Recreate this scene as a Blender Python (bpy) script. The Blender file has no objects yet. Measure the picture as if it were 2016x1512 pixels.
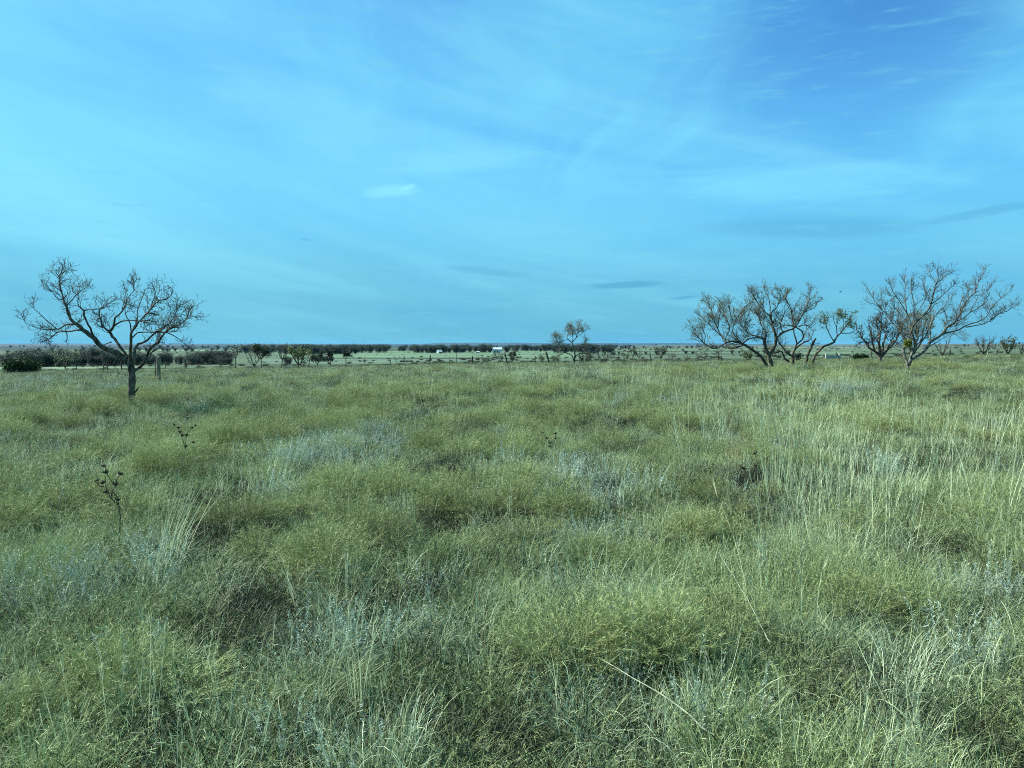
import bpy, math, random
import numpy as np
from mathutils import Vector, noise as mn
R = math.radians
scene = bpy.context.scene
COL = scene.collection

# ------------------------------------------------------------------ camera, sky, sun, exposure
EYE = 1.62
F = 1511.0            # focal length in photo pixels (photo 2016 wide)
HOR = 678.0           # pixel row of the horizon
PITCH = math.atan((756 - HOR) / F)
cam = bpy.data.objects.new("camera", bpy.data.cameras.new("camera"))
COL.objects.link(cam)
cam.location = (0, 0, EYE)
cam.rotation_euler = (math.pi / 2 - PITCH, 0, 0)
cam.data.sensor_width = 36
cam.data.lens = 36 * F / 2016
cam.data.clip_start = 0.05
cam.data.clip_end = 60000
scene.camera = cam
HAZE = 2.2e-5            # density of the air

SUN_AZ = R(-70)       # measured from the view axis (+Y), negative = left
SUN_EL = R(36)
sun_dir = Vector((math.sin(SUN_AZ) * math.cos(SUN_EL), math.cos(SUN_AZ) * math.cos(SUN_EL), math.sin(SUN_EL)))
sun = bpy.data.objects.new("sun", bpy.data.lights.new("sun", 'SUN'))
COL.objects.link(sun)
sun.data.energy = 5.0
sun.data.angle = R(0.55)
sun.data.color = (1.0, 0.985, 0.86)
sun.rotation_euler = (-sun_dir).to_track_quat('-Z', 'Y').to_euler()

scene.view_settings.view_transform = 'Standard'
scene.view_settings.look = 'None'
scene.view_settings.exposure = 1.12
scene.view_settings.gamma = 1.0
scene.view_settings.use_curve_mapping = False
scene.render.engine = 'CYCLES'
scene.cycles.max_bounces = 6
scene.cycles.diffuse_bounces = 2
scene.cycles.transmission_bounces = 2
scene.cycles.volume_bounces = 0
scene.cycles.transparent_max_bounces = 8
scene.cycles.use_denoising = False
scene.cycles.filter_width = 1.05

world = bpy.data.worlds.new("World")
scene.world = world
world.use_nodes = True
nt = world.node_tree
nt.nodes.clear()

class G:
    """small node-graph helper"""
    def __init__(s, tree): s.t = tree
    def n(s, typ, **kw):
        nd = s.t.nodes.new(typ)
        for k, v in kw.items(): setattr(nd, k, v)
        return nd
    def put(s, sock, v):
        if isinstance(v, bpy.types.NodeSocket): s.t.links.new(v, sock)
        elif v is not None: sock.default_value = v
    def m(s, op, a, b=None, c=None, clamp=False):
        nd = s.n('ShaderNodeMath', operation=op, use_clamp=clamp)
        s.put(nd.inputs[0], a); s.put(nd.inputs[1], b)
        if c is not None: s.put(nd.inputs[2], c)
        return nd.outputs[0]
    def ramp(s, v, lo, hi, smooth=True):
        nd = s.n('ShaderNodeMapRange', clamp=True, interpolation_type='SMOOTHSTEP' if smooth else 'LINEAR')
        s.put(nd.inputs['Value'], v); s.put(nd.inputs['From Min'], lo); s.put(nd.inputs['From Max'], hi)
        return nd.outputs[0]
    def mix(s, f, a, b, mode='MIX'):
        nd = s.n('ShaderNodeMix', data_type='RGBA', blend_type=mode)
        s.put(nd.inputs[0], f)
        for sk, v in ((nd.inputs[6], a), (nd.inputs[7], b)):
            if isinstance(v, tuple) and len(v) == 3: v = (*v, 1)
            s.put(sk, v)
        return nd.outputs[2]
    def noise(s, vec, scale, detail=4, rough=0.55, dist=0.0):
        nd = s.n('ShaderNodeTexNoise')
        if vec is not None: s.put(nd.inputs['Vector'], vec)
        nd.inputs['Scale'].default_value = scale; nd.inputs['Detail'].default_value = detail
        nd.inputs['Roughness'].default_value = rough; nd.inputs['Distortion'].default_value = dist
        return nd.outputs['Fac']
    def xyz(s, x, y, z=0.0):
        nd = s.n('ShaderNodeCombineXYZ')
        s.put(nd.inputs[0], x); s.put(nd.inputs[1], y); s.put(nd.inputs[2], z)
        return nd.outputs[0]

g = G(nt)
tc = g.n('ShaderNodeTexCoord')
sep = g.n('ShaderNodeSeparateXYZ'); nt.links.new(tc.outputs['Generated'], sep.inputs[0])
dx, dy, dz = sep.outputs
sky = g.n('ShaderNodeTexSky', sky_type='NISHITA', sun_disc=False, sun_elevation=SUN_EL, sun_rotation=SUN_AZ,
          altitude=300, air_density=1.0, dust_density=1.4, ozone_density=2.0)
el = g.m('ARCSINE', dz)                                      # elevation in radians
az = g.m('ARCTAN2', dx, dy)                                  # azimuth, 0 = +Y, positive right
zz = g.m('ADD', g.m('MAXIMUM', dz, 0.0), 0.12)
px_ = g.m('DIVIDE', dx, zz); py_ = g.m('DIVIDE', dy, zz)      # a flat cirrus sheet seen in perspective
# high cirrus: long streaks running away from the viewer
warp = g.noise(g.xyz(px_, py_), 0.5, 3)
wx = g.m('ADD', px_, g.m('MULTIPLY', g.m('SUBTRACT', warp, 0.5), 0.9))
streak = g.noise(g.xyz(g.m('ADD', g.m('MULTIPLY', wx, 1.0), 3.1), g.m('MULTIPLY', py_, 0.30)), 1.05, 7, 0.52)
fine = g.noise(g.xyz(g.m('MULTIPLY', wx, 2.6), g.m('MULTIPLY', py_, 0.42), 4.0), 1.6, 8, 0.6, 0.4)
broad = g.noise(g.xyz(px_, py_, 9.0), 0.42, 3, 0.5)
def blob(a0, e0, ra, re, tilt=0.0, soft=1.0):
    """soft ellipse on the sky dome round azimuth a0, elevation e0 (degrees)"""
    da = g.m('SUBTRACT', az, R(a0)); de = g.m('SUBTRACT', el, R(e0))
    c, s_ = math.cos(R(tilt)), math.sin(R(tilt))
    u = g.m('DIVIDE', g.m('ADD', g.m('MULTIPLY', da, c), g.m('MULTIPLY', de, s_)), R(ra))
    v = g.m('DIVIDE', g.m('SUBTRACT', g.m('MULTIPLY', de, c), g.m('MULTIPLY', da, s_)), R(re))
    d = g.m('SQRT', g.m('ADD', g.m('MULTIPLY', u, u), g.m('MULTIPLY', v, v)))
    return g.ramp(d, 1.0, 1.0 - soft)
# clear gaps between the cirrus (upper right, upper centre-left)
gap = g.m('MAXIMUM', blob(25, 22, 16, 11, 35), g.m('MULTIPLY', blob(-10, 26.5, 17, 8, -18), 0.5))
gap = g.m('MAXIMUM', gap, g.m('MULTIPLY', blob(24, 16, 9, 6, 60), 0.55))
dens = g.m('ADD', g.m('MULTIPLY', streak, 0.95), g.m('MULTIPLY', fine, 0.22))
dens = g.m('ADD', dens, g.m('MULTIPLY', broad, 0.35))
dens = g.m('SUBTRACT', dens, g.m('MULTIPLY', gap, 0.55))
cover = g.ramp(dens, 0.28, 1.10)
low = g.ramp(el, R(30), R(2))                                # thicker veil of air and cirrus lower down
cover = g.m('MAXIMUM', cover, g.m('MULTIPLY', low, g.m('SUBTRACT', 1.0, g.m('MULTIPLY', gap, 0.75))))
cover = g.m('MULTIPLY', cover, g.m('ADD', 0.72, g.m('MULTIPLY', streak, 0.42)), clamp=True)
veil = g.noise(g.xyz(g.m('MULTIPLY', az, 1.6), g.m('ADD', g.m('MULTIPLY', el, 9.0), g.m('MULTIPLY', az, 2.0))), 1.0, 5, 0.55, 0.6)
blue = g.mix(1.0, sky.outputs[0], (0.46, 1.22, 1.80), 'MULTIPLY')
left = g.ramp(az, R(25), R(-35))
c_hi = g.mix(left, (1.66, 6.2, 9.3), (2.12, 6.7, 8.6))
hz = g.ramp(el, R(13), R(0.5))
c_hi = g.mix(hz, c_hi, (1.35, 4.7, 6.6))
skyc = g.mix(cover, blue, c_hi)
skyc = g.mix(g.m('MULTIPLY', g.ramp(veil, 0.42, 0.72), g.m('SUBTRACT', 0.46, g.m('MULTIPLY', gap, 0.42))), skyc, (2.9, 8.0, 9.6))
skyc = g.mix(g.m('MULTIPLY', g.ramp(veil, 0.48, 0.30), 0.34), skyc, (1.10, 4.8, 8.6))
# brighter filaments
fil = g.m('MULTIPLY', g.ramp(fine, 0.50, 0.78), g.m('MULTIPLY', g.ramp(el, R(2), R(12)), g.m('SUBTRACT', 0.16, g.m('MULTIPLY', gap, 0.16))))
skyc = g.mix(fil, skyc, (2.9, 8.6, 10.2))
# small low bars of grey-blue cloud and one white wisp
edge = g.m('MULTIPLY', g.m('SUBTRACT', g.noise(g.xyz(g.m('MULTIPLY', az, 14.0), g.m('MULTIPLY', el, 90.0)), 1.0, 5, 0.6), 0.5), 1.0)
for (a0, e0, ra, re, ti, k) in ((8.2, 4.35, 4.6, 0.42, 2, 0.75), (12.6, 3.4, 2.0, 0.20, 5, 0.7), (-2.0, 5.4, 5.0, 0.5, -6, 0.35),
                                (31.5, 8.3, 5.5, 0.45, 7, 0.38), (21, 8.0, 11, 1.3, -3, 0.36), (-4, 2.4, 9, 0.5, 0, 0.2), (-14.9, 7.45, 0.7, 0.12, 0, 0.4)):
    b = g.m('MULTIPLY', g.ramp(g.m('ADD', blob(a0, e0, ra, re, ti), edge), 0.05, 0.75), k)
    skyc = g.mix(b, skyc, (0.95, 3.9, 6.2))
for (a0, e0, ra, re, ti, k) in ((-8.9, 11.0, 3.2, 0.75, 6, 0.5), (-7.6, 11.35, 1.1, 0.28, 18, 0.6), (-4, 13.2, 9, 1.6, 4, 0.32), (20, 11.0, 14, 2.2, -2, 0.34)):
    b = g.m('MULTIPLY', g.ramp(g.m('ADD', blob(a0, e0, ra, re, ti), edge), 0.0, 0.9), k)
    skyc = g.mix(b, skyc, (3.0, 8.4, 10.0))
bg = g.n('ShaderNodeBackground'); nt.links.new(skyc, bg.inputs[0]); bg.inputs[1].default_value = 0.050
out = g.n('ShaderNodeOutputWorld'); nt.links.new(bg.outputs[0], out.inputs[0])

# ------------------------------------------------------------------ helpers
def tag(o, label=None, cat=None, group=None, kind=None):
    if label: o['label'] = label
    if cat: o['category'] = cat
    if group: o['group'] = group
    if kind: o['kind'] = kind
    return o

def link(o, parent=None):
    COL.objects.link(o)
    if parent: o.parent = parent
    return o

def empty(name, loc, label, cat, group=None):
    o = bpy.data.objects.new(name, None)
    o.empty_display_size = 0.2
    o.location = loc
    link(o)
    return tag(o, label, cat, group)

def np_mesh(name, V, Q, mats, attrs=None, smooth=False, face_mat=None):
    """V (n,3), Q (m,4) or (m,3) index array"""
    me = bpy.data.meshes.new(name)
    V = np.asarray(V, dtype=np.float32); Q = np.asarray(Q, dtype=np.int32)
    me.vertices.add(len(V)); me.vertices.foreach_set('co', V.ravel())
    k = Q.shape[1]
    me.loops.add(Q.size); me.loops.foreach_set('vertex_index', Q.ravel())
    me.polygons.add(len(Q)); me.polygons.foreach_set('loop_start', np.arange(0, Q.size, k, dtype=np.int32))
    if face_mat is not None: me.polygons.foreach_set('material_index', np.asarray(face_mat, dtype=np.int32))
    if smooth: me.polygons.foreach_set('use_smooth', np.ones(len(Q), dtype=bool))
    for m in (mats if isinstance(mats, (list, tuple)) else [mats]): me.materials.append(m)
    for an, (typ, arr) in (attrs or {}).items():
        a = me.attributes.new(an, typ, 'POINT')
        arr = np.asarray(arr, dtype=np.float32)
        a.data.foreach_set('color' if typ == 'FLOAT_COLOR' else 'vector' if typ == 'FLOAT_VECTOR' else 'value', arr.ravel())
    me.update(calc_edges=True)
    return me

class Tubes:
    """collects tapered tubes into one mesh"""
    def __init__(s): s.V = []; s.Q = []; s.n = 0
    def add(s, P, rad, sides=5, lump=0.0, rng=None):
        P = np.asarray(P, float); rad = np.asarray(rad, float); n = len(P)
        T = np.gradient(P, axis=0); T /= np.linalg.norm(T, axis=1)[:, None] + 1e-9
        ref = np.array([0.31, 0.9, 0.3]) if abs(T[0][1]) < 0.8 else np.array([1.0, 0.1, 0.2])
        A = np.cross(T, ref); A /= np.linalg.norm(A, axis=1)[:, None] + 1e-9
        B = np.cross(T, A)
        an = np.linspace(0, 2 * math.pi, sides, endpoint=False)
        rr = rad[:, None] * np.ones((1, sides))
        if lump and rng is not None: rr = rr * (1 + rng.normal(0, lump, (n, sides)))
        ring = P[:, None, :] + rr[:, :, None] * (np.cos(an)[None, :, None] * A[:, None, :] + np.sin(an)[None, :, None] * B[:, None, :])
        s.V.append(ring.reshape(-1, 3))
        i = np.arange(n - 1)[:, None] * sides; j = np.arange(sides)[None, :]; j2 = (j + 1) % sides
        q = np.stack([i + j, i + j2, i + sides + j2, i + sides + j], -1).reshape(-1, 4) + s.n
        s.Q.append(q)
        s.V.append(P[-1:] + T[-1:] * rad[-1]); tip = s.n + n * sides        # closed tip
        base = s.n + (n - 1) * sides; jj = np.arange(sides)
        s.Q.append(np.stack([base + jj, base + (jj + 1) % sides, np.full(sides, tip), np.full(sides, tip)], -1)[:, :4])
        s.n += n * sides + 1
    def mesh(s, name, mat, smooth=True):
        V = np.concatenate(s.V); Q = np.concatenate(s.Q)
        me = bpy.data.meshes.new(name)
        faces = [tuple(q[:3]) if q[2] == q[3] else tuple(q) for q in Q.tolist()]
        me.from_pydata(V.tolist(), [], faces)
        me.polygons.foreach_set('use_smooth', np.full(len(faces), smooth))
        me.materials.append(mat); me.update()
        return me

def smooth_path(pts, step):
    """Catmull-Rom through pts (k,d), resampled about every step (in first 3 dims)"""
    P = np.asarray(pts, float)
    if len(P) < 2: return P
    E = np.vstack([2 * P[0] - P[1], P, 2 * P[-1] - P[-2]])
    o = []
    for i in range(len(P) - 1):
        a, b, c, d = E[i], E[i + 1], E[i + 2], E[i + 3]
        m = max(1, int(np.linalg.norm((c - b)[:3]) / step + 0.5))
        for t in np.arange(m) / m:
            o.append(0.5 * (2 * b + (c - a) * t + (2 * a - 5 * b + 4 * c - d) * t * t + (3 * b - a - 3 * c + d) * t ** 3))
    o.append(P[-1])
    return np.array(o)

# ------------------------------------------------------------------ pixel <-> place, terrain
def ray(px, py):
    x = (px - 1008) / F; v = (py - 756) / F
    c, s = math.cos(PITCH), math.sin(PITCH)
    y = c - v * s; z = -s - v * c
    return np.array([x / y, 1.0, z / y])

_RY = np.array([4, 10, 21, 30, 38, 45, 60, 80, 120, 200, 350, 600, 1000, 2000, 4000, 8000, 16000.])
_U = np.array([0, 500, 1000, 1500, 2016.])
_ROW = np.array([
    [1080, 923, 794, 765, 753, 746, 738, 733, 728, 722, 712, 702, 694, 687, 683, 681, 680],
    [1080, 923, 793, 762, 748, 738, 731, 728, 723, 717, 708, 699, 692, 686.5, 683, 681, 680],
    [1080, 923, 788, 754, 740, 730, 722, 718, 713, 708, 702, 695, 690, 685.5, 682.5, 681, 680],
    [1080, 923, 782, 748, 733, 723, 716, 712, 707, 703, 698, 692, 688, 683.5, 680.5, 679, 678.5],
    [1080, 923, 776, 742, 727, 715, 706, 702, 698, 694, 690, 686, 682, 677.5, 676.5, 676.3, 676.2]])
def _vn(x, y, s, seed):
    """smooth value noise, vectorised"""
    x = np.asarray(x, float) / s + seed * 17.3; y = np.asarray(y, float) / s - seed * 9.7
    xi = np.floor(x); yi = np.floor(y); fx = x - xi; fy = y - yi
    fx = fx * fx * (3 - 2 * fx); fy = fy * fy * (3 - 2 * fy)
    def h(a, b):
        v = np.sin(a * 127.1 + b * 311.7 + seed * 74.7) * 43758.5453
        return v - np.floor(v)
    return (h(xi, yi) * (1 - fx) + h(xi + 1, yi) * fx) * (1 - fy) + (h(xi, yi + 1) * (1 - fx) + h(xi + 1, yi + 1) * fx) * fy
def fbm(x, y, s, seed=0, n=3):
    v = 0; a = 0.5; tot = 0
    for i in range(n):
        v = v + a * _vn(x, y, s / 2 ** i, seed + i * 5); tot += a; a *= 0.5
    return v / tot
def zf(x, y):
    x = np.asarray(x, float); y = np.asarray(y, float)
    yc = np.clip(y, 10, 16000)
    u = np.clip(1008 + F * x / yc, 0, 2016)
    ly = np.log(yc); LR = np.log(_RY)
    i = np.clip(np.searchsorted(LR, ly) - 1, 0, len(LR) - 2); fy = np.clip((ly - LR[i]) / (LR[i + 1] - LR[i]), 0, 1)
    j = np.clip(np.searchsorted(_U, u) - 1, 0, len(_U) - 2); fu = (u - _U[j]) / (_U[j + 1] - _U[j]); fu = fu * fu * (3 - 2 * fu)
    row = (_ROW[j, i] * (1 - fy) + _ROW[j, i + 1] * fy) * (1 - fu) + (_ROW[j + 1, i] * (1 - fy) + _ROW[j + 1, i + 1] * fy) * fu
    z = EYE - (row - HOR) / F * yc
    near = np.clip((y - 4) / 12, 0, 1)
    z = z * near                                             # level ground round the viewer
    amp = np.clip((70 - y) / 40, 0, 1)
    z = z + amp * (0.16 * (fbm(x, y, 4.0, 3, 2) - 0.5) + 0.08 * (_vn(x, y, 0.9, 8) - 0.5))
    return z
def at(px, y):
    """ground point seen in photo column px at forward distance y"""
    x = (px - 1008) / F * y * 1.0
    return Vector((x, y, float(zf(x, y))))
def ground_hit(px, py):
    d = ray(px, py)
    ys = np.exp(np.linspace(math.log(1.5), math.log(400), 400))
    h = EYE + d[2] * ys - zf(d[0] * ys, ys)
    k = np.argmax(h < 0) if (h < 0).any() else len(ys) - 1
    return d[0] * ys[k], ys[k]
# ------------------------------------------------------------------ materials
def new_mat(name):
    m = bpy.data.materials.new(name); m.use_nodes = True
    m.node_tree.nodes.clear()
    gg = G(m.node_tree)
    o = gg.n('ShaderNodeOutputMaterial')
    return m, gg, o

def blade_mat(name, cols, var=0.35, trans=0.28, patch=None, wscale=0.35):
    """thin plant matter: colour picked per blade, drifting over the ground"""
    m, gg, o = new_mat(name)
    a = gg.n('ShaderNodeAttribute', attribute_name='rnd')
    oi = gg.n('ShaderNodeObjectInfo')
    geo = gg.n('ShaderNodeNewGeometry')
    w = gg.noise(geo.outputs['Position'], wscale, 2)
    f = gg.m('ADD', gg.m('MULTIPLY', a.outputs['Fac'], 0.62), gg.m('MULTIPLY', oi.outputs['Random'], 0.38))
    cr = gg.n('ShaderNodeValToRGB')
    els = cr.color_ramp.elements
    while len(els) < len(cols): els.new(0.5)
    for i, c in enumerate(cols):
        els[i].position = i / (len(cols) - 1); els[i].color = (*c, 1)
    gg.put(cr.inputs[0], f)
    hsv = gg.n('ShaderNodeHueSaturation')
    gg.put(hsv.inputs['Value'], gg.m('ADD', 1 - var, gg.m('MULTIPLY', w, 2 * var)))
    gg.put(hsv.inputs['Color'], cr.outputs[0])
    c = hsv.outputs[0]
    if patch: c = gg.mix(gg.m('MULTIPLY', gg.ramp(gg.noise(geo.outputs['Position'], 0.16, 3), 0.45, 0.62), 0.6), c, patch)
    d = gg.n('ShaderNodeBsdfPrincipled'); gg.put(d.inputs['Base Color'], c)
    d.inputs['Roughness'].default_value = 0.62; d.inputs['Specular IOR Level'].default_value = 0.25
    t = gg.n('ShaderNodeBsdfTranslucent'); gg.put(t.inputs[0], c)
    mx = gg.n('ShaderNodeMixShader'); mx.inputs[0].default_value = trans
    gg.put(mx.inputs[1], d.outputs[0]); gg.put(mx.inputs[2], t.outputs[0])
    gg.put(o.inputs[0], mx.outputs[0])
    return m

def rough_mat(name, c1, c2, scale=6.0, bump=0.3, rough=0.85, stretch=(1, 1, 1), metallic=0.0, lo=0.35, hi=0.65):
    m, gg, o = new_mat(name)
    tcn = gg.n('ShaderNodeTexCoord'); mp = gg.n('ShaderNodeMapping'); mp.inputs['Scale'].default_value = stretch
    gg.put(mp.inputs[0], tcn.outputs['Object'])
    nz = gg.noise(mp.outputs[0], scale, 6, 0.62)
    c = gg.mix(gg.ramp(nz, lo, hi), c1, c2)
    d = gg.n('ShaderNodeBsdfPrincipled'); gg.put(d.inputs['Base Color'], c)
    d.inputs['Roughness'].default_value = rough; d.inputs['Metallic'].default_value = metallic
    d.inputs['Specular IOR Level'].default_value = 0.25
    if bump:
        b = gg.n('ShaderNodeBump'); b.inputs['Strength'].default_value = bump; b.inputs['Distance'].default_value = 0.03
        gg.put(b.inputs['Height'], nz); gg.put(d.inputs['Normal'], b.outputs[0])
    gg.put(o.inputs[0], d.outputs[0])
    return m

M = {}
M['bark'] = rough_mat('bark', (0.016, 0.012, 0.009), (0.135, 0.115, 0.082), 11, 1.0, stretch=(1, 1, 0.35))
M['bark_grey'] = rough_mat('grey_bark', (0.025, 0.026, 0.022), (0.19, 0.20, 0.165), 10, 0.8, stretch=(1, 1, 0.4))
M['twig'] = rough_mat('twig', (0.022, 0.022, 0.019), (0.065, 0.064, 0.052), 3, 0)
M['twig_mid'] = rough_mat('mid_twig', (0.035, 0.037, 0.030), (0.115, 0.115, 0.09), 3, 0)
M['twig_grey'] = rough_mat('grey_twig', (0.06, 0.065, 0.055), (0.17, 0.18, 0.15), 3, 0)
M['far_twig'] = rough_mat('far_twig', (0.022, 0.025, 0.023), (0.06, 0.065, 0.055), 2, 0)
M['leaf_olive'] = blade_mat('olive_leaf', [(0.05, 0.072, 0.022), (0.11, 0.145, 0.05), (0.16, 0.205, 0.085)], 0.2, 0.3)
M['leaf_pale'] = blade_mat('pale_leaf', [(0.12, 0.16, 0.08), (0.22, 0.27, 0.14), (0.28, 0.33, 0.2)], 0.2, 0.35)
M['leaf_juniper'] = blade_mat('juniper_leaf', [(0.010, 0.026, 0.008), (0.024, 0.052, 0.014), (0.055, 0.085, 0.022)], 0.2, 0.12)
M['leaf_dark'] = blade_mat('dark_leaf', [(0.016, 0.024, 0.014), (0.035, 0.046, 0.026), (0.06, 0.068, 0.036)], 0.2, 0.15)
M['leaf_mistletoe'] = blade_mat('mistletoe_leaf', [(0.06, 0.085, 0.012), (0.13, 0.16, 0.025), (0.20, 0.23, 0.05)], 0.2, 0.3)
M['wood'] = rough_mat('weathered_wood', (0.07, 0.065, 0.042), (0.26, 0.245, 0.175), 9, 0.5, stretch=(1, 1, 0.12))
M['wood_dark'] = rough_mat('dark_wood', (0.022, 0.022, 0.018), (0.075, 0.072, 0.058), 12, 0.5, stretch=(1, 1, 0.15))
M['steel'] = rough_mat('rusty_steel', (0.05, 0.045, 0.04), (0.14, 0.12, 0.10), 12, 0.1, 0.6, metallic=0.4)
M['white'] = rough_mat('white_paint', (0.66, 0.70, 0.68), (0.82, 0.84, 0.82), 1.5, 0.02, 0.5)
M['white_dull'] = rough_mat('dull_white', (0.26, 0.29, 0.28), (0.42, 0.46, 0.43), 1.5, 0.02, 0.6)
M['tin'] = rough_mat('tin_roof', (0.42, 0.47, 0.47), (0.62, 0.66, 0.66), 0.6, 0.02, 0.45, metallic=0.2)
M['opening'] = rough_mat('dark_opening', (0.02, 0.022, 0.025), (0.04, 0.04, 0.045), 2, 0)
M['seed'] = rough_mat('dark_seed_head', (0.018, 0.014, 0.010), (0.07, 0.05, 0.036), 60, 0.4)
M['stalk_dark'] = rough_mat('dark_stalk', (0.03, 0.024, 0.018), (0.08, 0.07, 0.05), 30, 0.1)
M['stalk_pale'] = rough_mat('pale_stalk', (0.13, 0.15, 0.10), (0.32, 0.36, 0.25), 20, 0.1, lo=0.3, hi=0.6)
M['feather'] = rough_mat('dark_feather', (0.012, 0.012, 0.012), (0.03, 0.03, 0.03), 20, 0)
# ground plants
M['grass'] = blade_mat('dry_grass', [(0.074, 0.098, 0.038), (0.190, 0.248, 0.098), (0.325, 0.412, 0.190), (0.50, 0.62, 0.34)], 0.34, 0.15)
M['curl'] = blade_mat('curled_dry_grass', [(0.13, 0.162, 0.085), (0.285, 0.355, 0.208), (0.46, 0.56, 0.36), (0.66, 0.78, 0.55)], 0.25, 0.15)
M['mound'] = blade_mat('broomweed', [(0.082, 0.095, 0.036), (0.186, 0.222, 0.084), (0.285, 0.338, 0.140), (0.41, 0.48, 0.23)], 0.28, 0.15)
M['sage'] = blade_mat('sage', [(0.11, 0.150, 0.118), (0.24, 0.315, 0.25), (0.40, 0.51, 0.41), (0.58, 0.71, 0.60)], 0.2, 0.15)
M['straw'] = blade_mat('straw', [(0.30, 0.37, 0.20), (0.45, 0.54, 0.32), (0.58, 0.68, 0.44), (0.70, 0.80, 0.57)], 0.12, 0.25)
M['red_straw'] = blade_mat('red_straw', [(0.24, 0.16, 0.08), (0.36, 0.24, 0.13), (0.46, 0.38, 0.23)], 0.12, 0.25)
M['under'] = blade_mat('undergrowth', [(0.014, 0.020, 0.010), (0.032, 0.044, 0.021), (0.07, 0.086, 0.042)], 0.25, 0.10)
M['brush'] = blade_mat('brush', [(0.030, 0.034, 0.022), (0.07, 0.075, 0.045), (0.12, 0.13, 0.08)], 0.3, 0.15)

# ------------------------------------------------------------------ the ground, one sheet to the horizon
ys = np.concatenate([np.linspace(-60, 0, 13)[:-1], np.linspace(0, 60, 121), 60 * np.exp(np.linspace(0, math.log(16000 / 60), 190))[1:]])
ss = np.sinh(np.linspace(-1.9, 1.9, 181)) / np.sinh(1.9) * 1.25
S, Y = np.meshgrid(ss, ys)
X = S * (np.maximum(Y, 0) + 45)
Z = zf(X, Y)
V = np.stack([X, Y, Z], -1).reshape(-1, 3)
nr, nc = Y.shape
ii = (np.arange(nr - 1)[:, None] * nc + np.arange(nc - 1)[None, :]).ravel()
Q = np.stack([ii, ii + 1, ii + nc + 1, ii + nc], -1)
# land cover: soil and litter near, pasture and fields beyond
yc = np.maximum(V[:, 1], 1.0)
row = HOR + (EYE - V[:, 2]) / yc * F
u = 1008 + F * V[:, 0] / yc
C = np.zeros((len(V), 3)); C[:] = (0.034, 0.037, 0.022)
def band(r0, r1, u0, u1, col, k=1.0, ru=60.0, rs=0.7):
    wob = (fbm(u, row * 30, 160, 4) - 0.5) * 1.6
    a = np.clip((row + wob - r0) / rs + 0.5, 0, 1) * np.clip((r1 - row - wob) / rs + 0.5, 0, 1)
    b = np.clip((u - u0) / ru + 0.5, 0, 1) * np.clip((u1 - u) / ru + 0.5, 0, 1)
    a = (a * b * k * (V[:, 1] > 58))[:, None]
    C[:] = C * (1 - a) + np.array(col) * a
far = (V[:, 1] > 62)
C[far] = (0.125, 0.150, 0.085)
pale = (0.30, 0.36, 0.22); green = (0.155, 0.205, 0.125); dark = (0.055, 0.062, 0.042); tan = (0.19, 0.185, 0.115)
band(722, 734, -400, 640, pale, 0.85)
band(716, 722.5, 500, 1080, dark, 0.55)
band(706, 716, 500, 1200, (0.17, 0.215, 0.14), 0.9)
band(704, 706.3, 560, 1020, dark, 0.75)
band(692, 704, 540, 1160, (0.20, 0.255, 0.15), 1.0)
band(690.5, 692, 560, 1160, pale, 0.5)
band(688, 690.5, 380, 1200, dark, 0.6)
band(684, 686.5, 300, 1100, dark, 0.6)
band(682.3, 683.6, 500, 1200, pale, 0.5)
band(677, 683.5, -400, 1300, (0.035, 0.055, 0.050), 0.95)
band(677, 688.5, -600, 470, (0.035, 0.055, 0.050), 0.95)
band(688.5, 691.0, 240, 470, pale, 1.0)
band(698, 712, 1180, 1700, (0.15, 0.175, 0.105), 1.0)
band(696, 698.5, 1150, 1560, dark, 0.55)
band(692.5, 696, 1150, 1700, (0.21, 0.255, 0.155), 0.9)
band(690.4, 692.5, 1150, 1560, dark, 0.5)
band(686, 690.4, 1200, 1720, (0.19, 0.225, 0.13), 1.0)
band(676, 686, 1150, 2600, (0.16, 0.155, 0.105), 1.0)
band(683, 685, 1480, 1760, pale, 0.6)
band(688, 691, 1600, 2400, (0.17, 0.19, 0.11), 0.9)
band(691, 700, 1700, 2400, (0.14, 0.165, 0.095), 0.9)
C[:, 0] *= .80; C[:, 2] *= 1.05
C *= (0.56 + 0.42 * fbm(V[:, 0], V[:, 1], 40, 2, 3))[:, None]
C = np.concatenate([C, np.ones((len(C), 1))], 1)

mg, gg, o = new_mat('ground')
a = gg.n('ShaderNodeAttribute', attribute_name='cover')
geo = gg.n('ShaderNodeNewGeometry')
n1 = gg.noise(geo.outputs['Position'], 9.0, 6, 0.65)
n2 = gg.noise(geo.outputs['Position'], 0.12, 5, 0.6)
sp = gg.n('ShaderNodeSeparateXYZ'); gg.put(sp.inputs[0], geo.outputs['Position'])
n3 = gg.noise(gg.xyz(gg.m('MULTIPLY', sp.outputs[0], 0.012), gg.m('MULTIPLY', sp.outputs[1], 0.03)), 1.0, 6, 0.65)
v = gg.m('ADD', 0.35, gg.m('MULTIPLY', n1, 0.5)); v = gg.m('ADD', v, gg.m('MULTIPLY', n2, 0.45)); v = gg.m('ADD', v, gg.m('MULTIPLY', gg.m('SUBTRACT', n3, 0.5), 0.9))
hs = gg.n('ShaderNodeHueSaturation'); gg.put(hs.inputs['Value'], v); gg.put(hs.inputs['Color'], a.outputs['Color'])
d = gg.n('ShaderNodeBsdfPrincipled'); gg.put(d.inputs['Base Color'], hs.outputs[0]); d.inputs['Roughness'].default_value = 0.95
d.inputs['Specular IOR Level'].default_value = 0.1
b = gg.n('ShaderNodeBump'); b.inputs['Strength'].default_value = 0.6; b.inputs['Distance'].default_value = 0.05
gg.put(b.inputs['Height'], n1); gg.put(d.inputs['Normal'], b.outputs[0]); gg.put(o.inputs[0], d.outputs[0])
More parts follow.
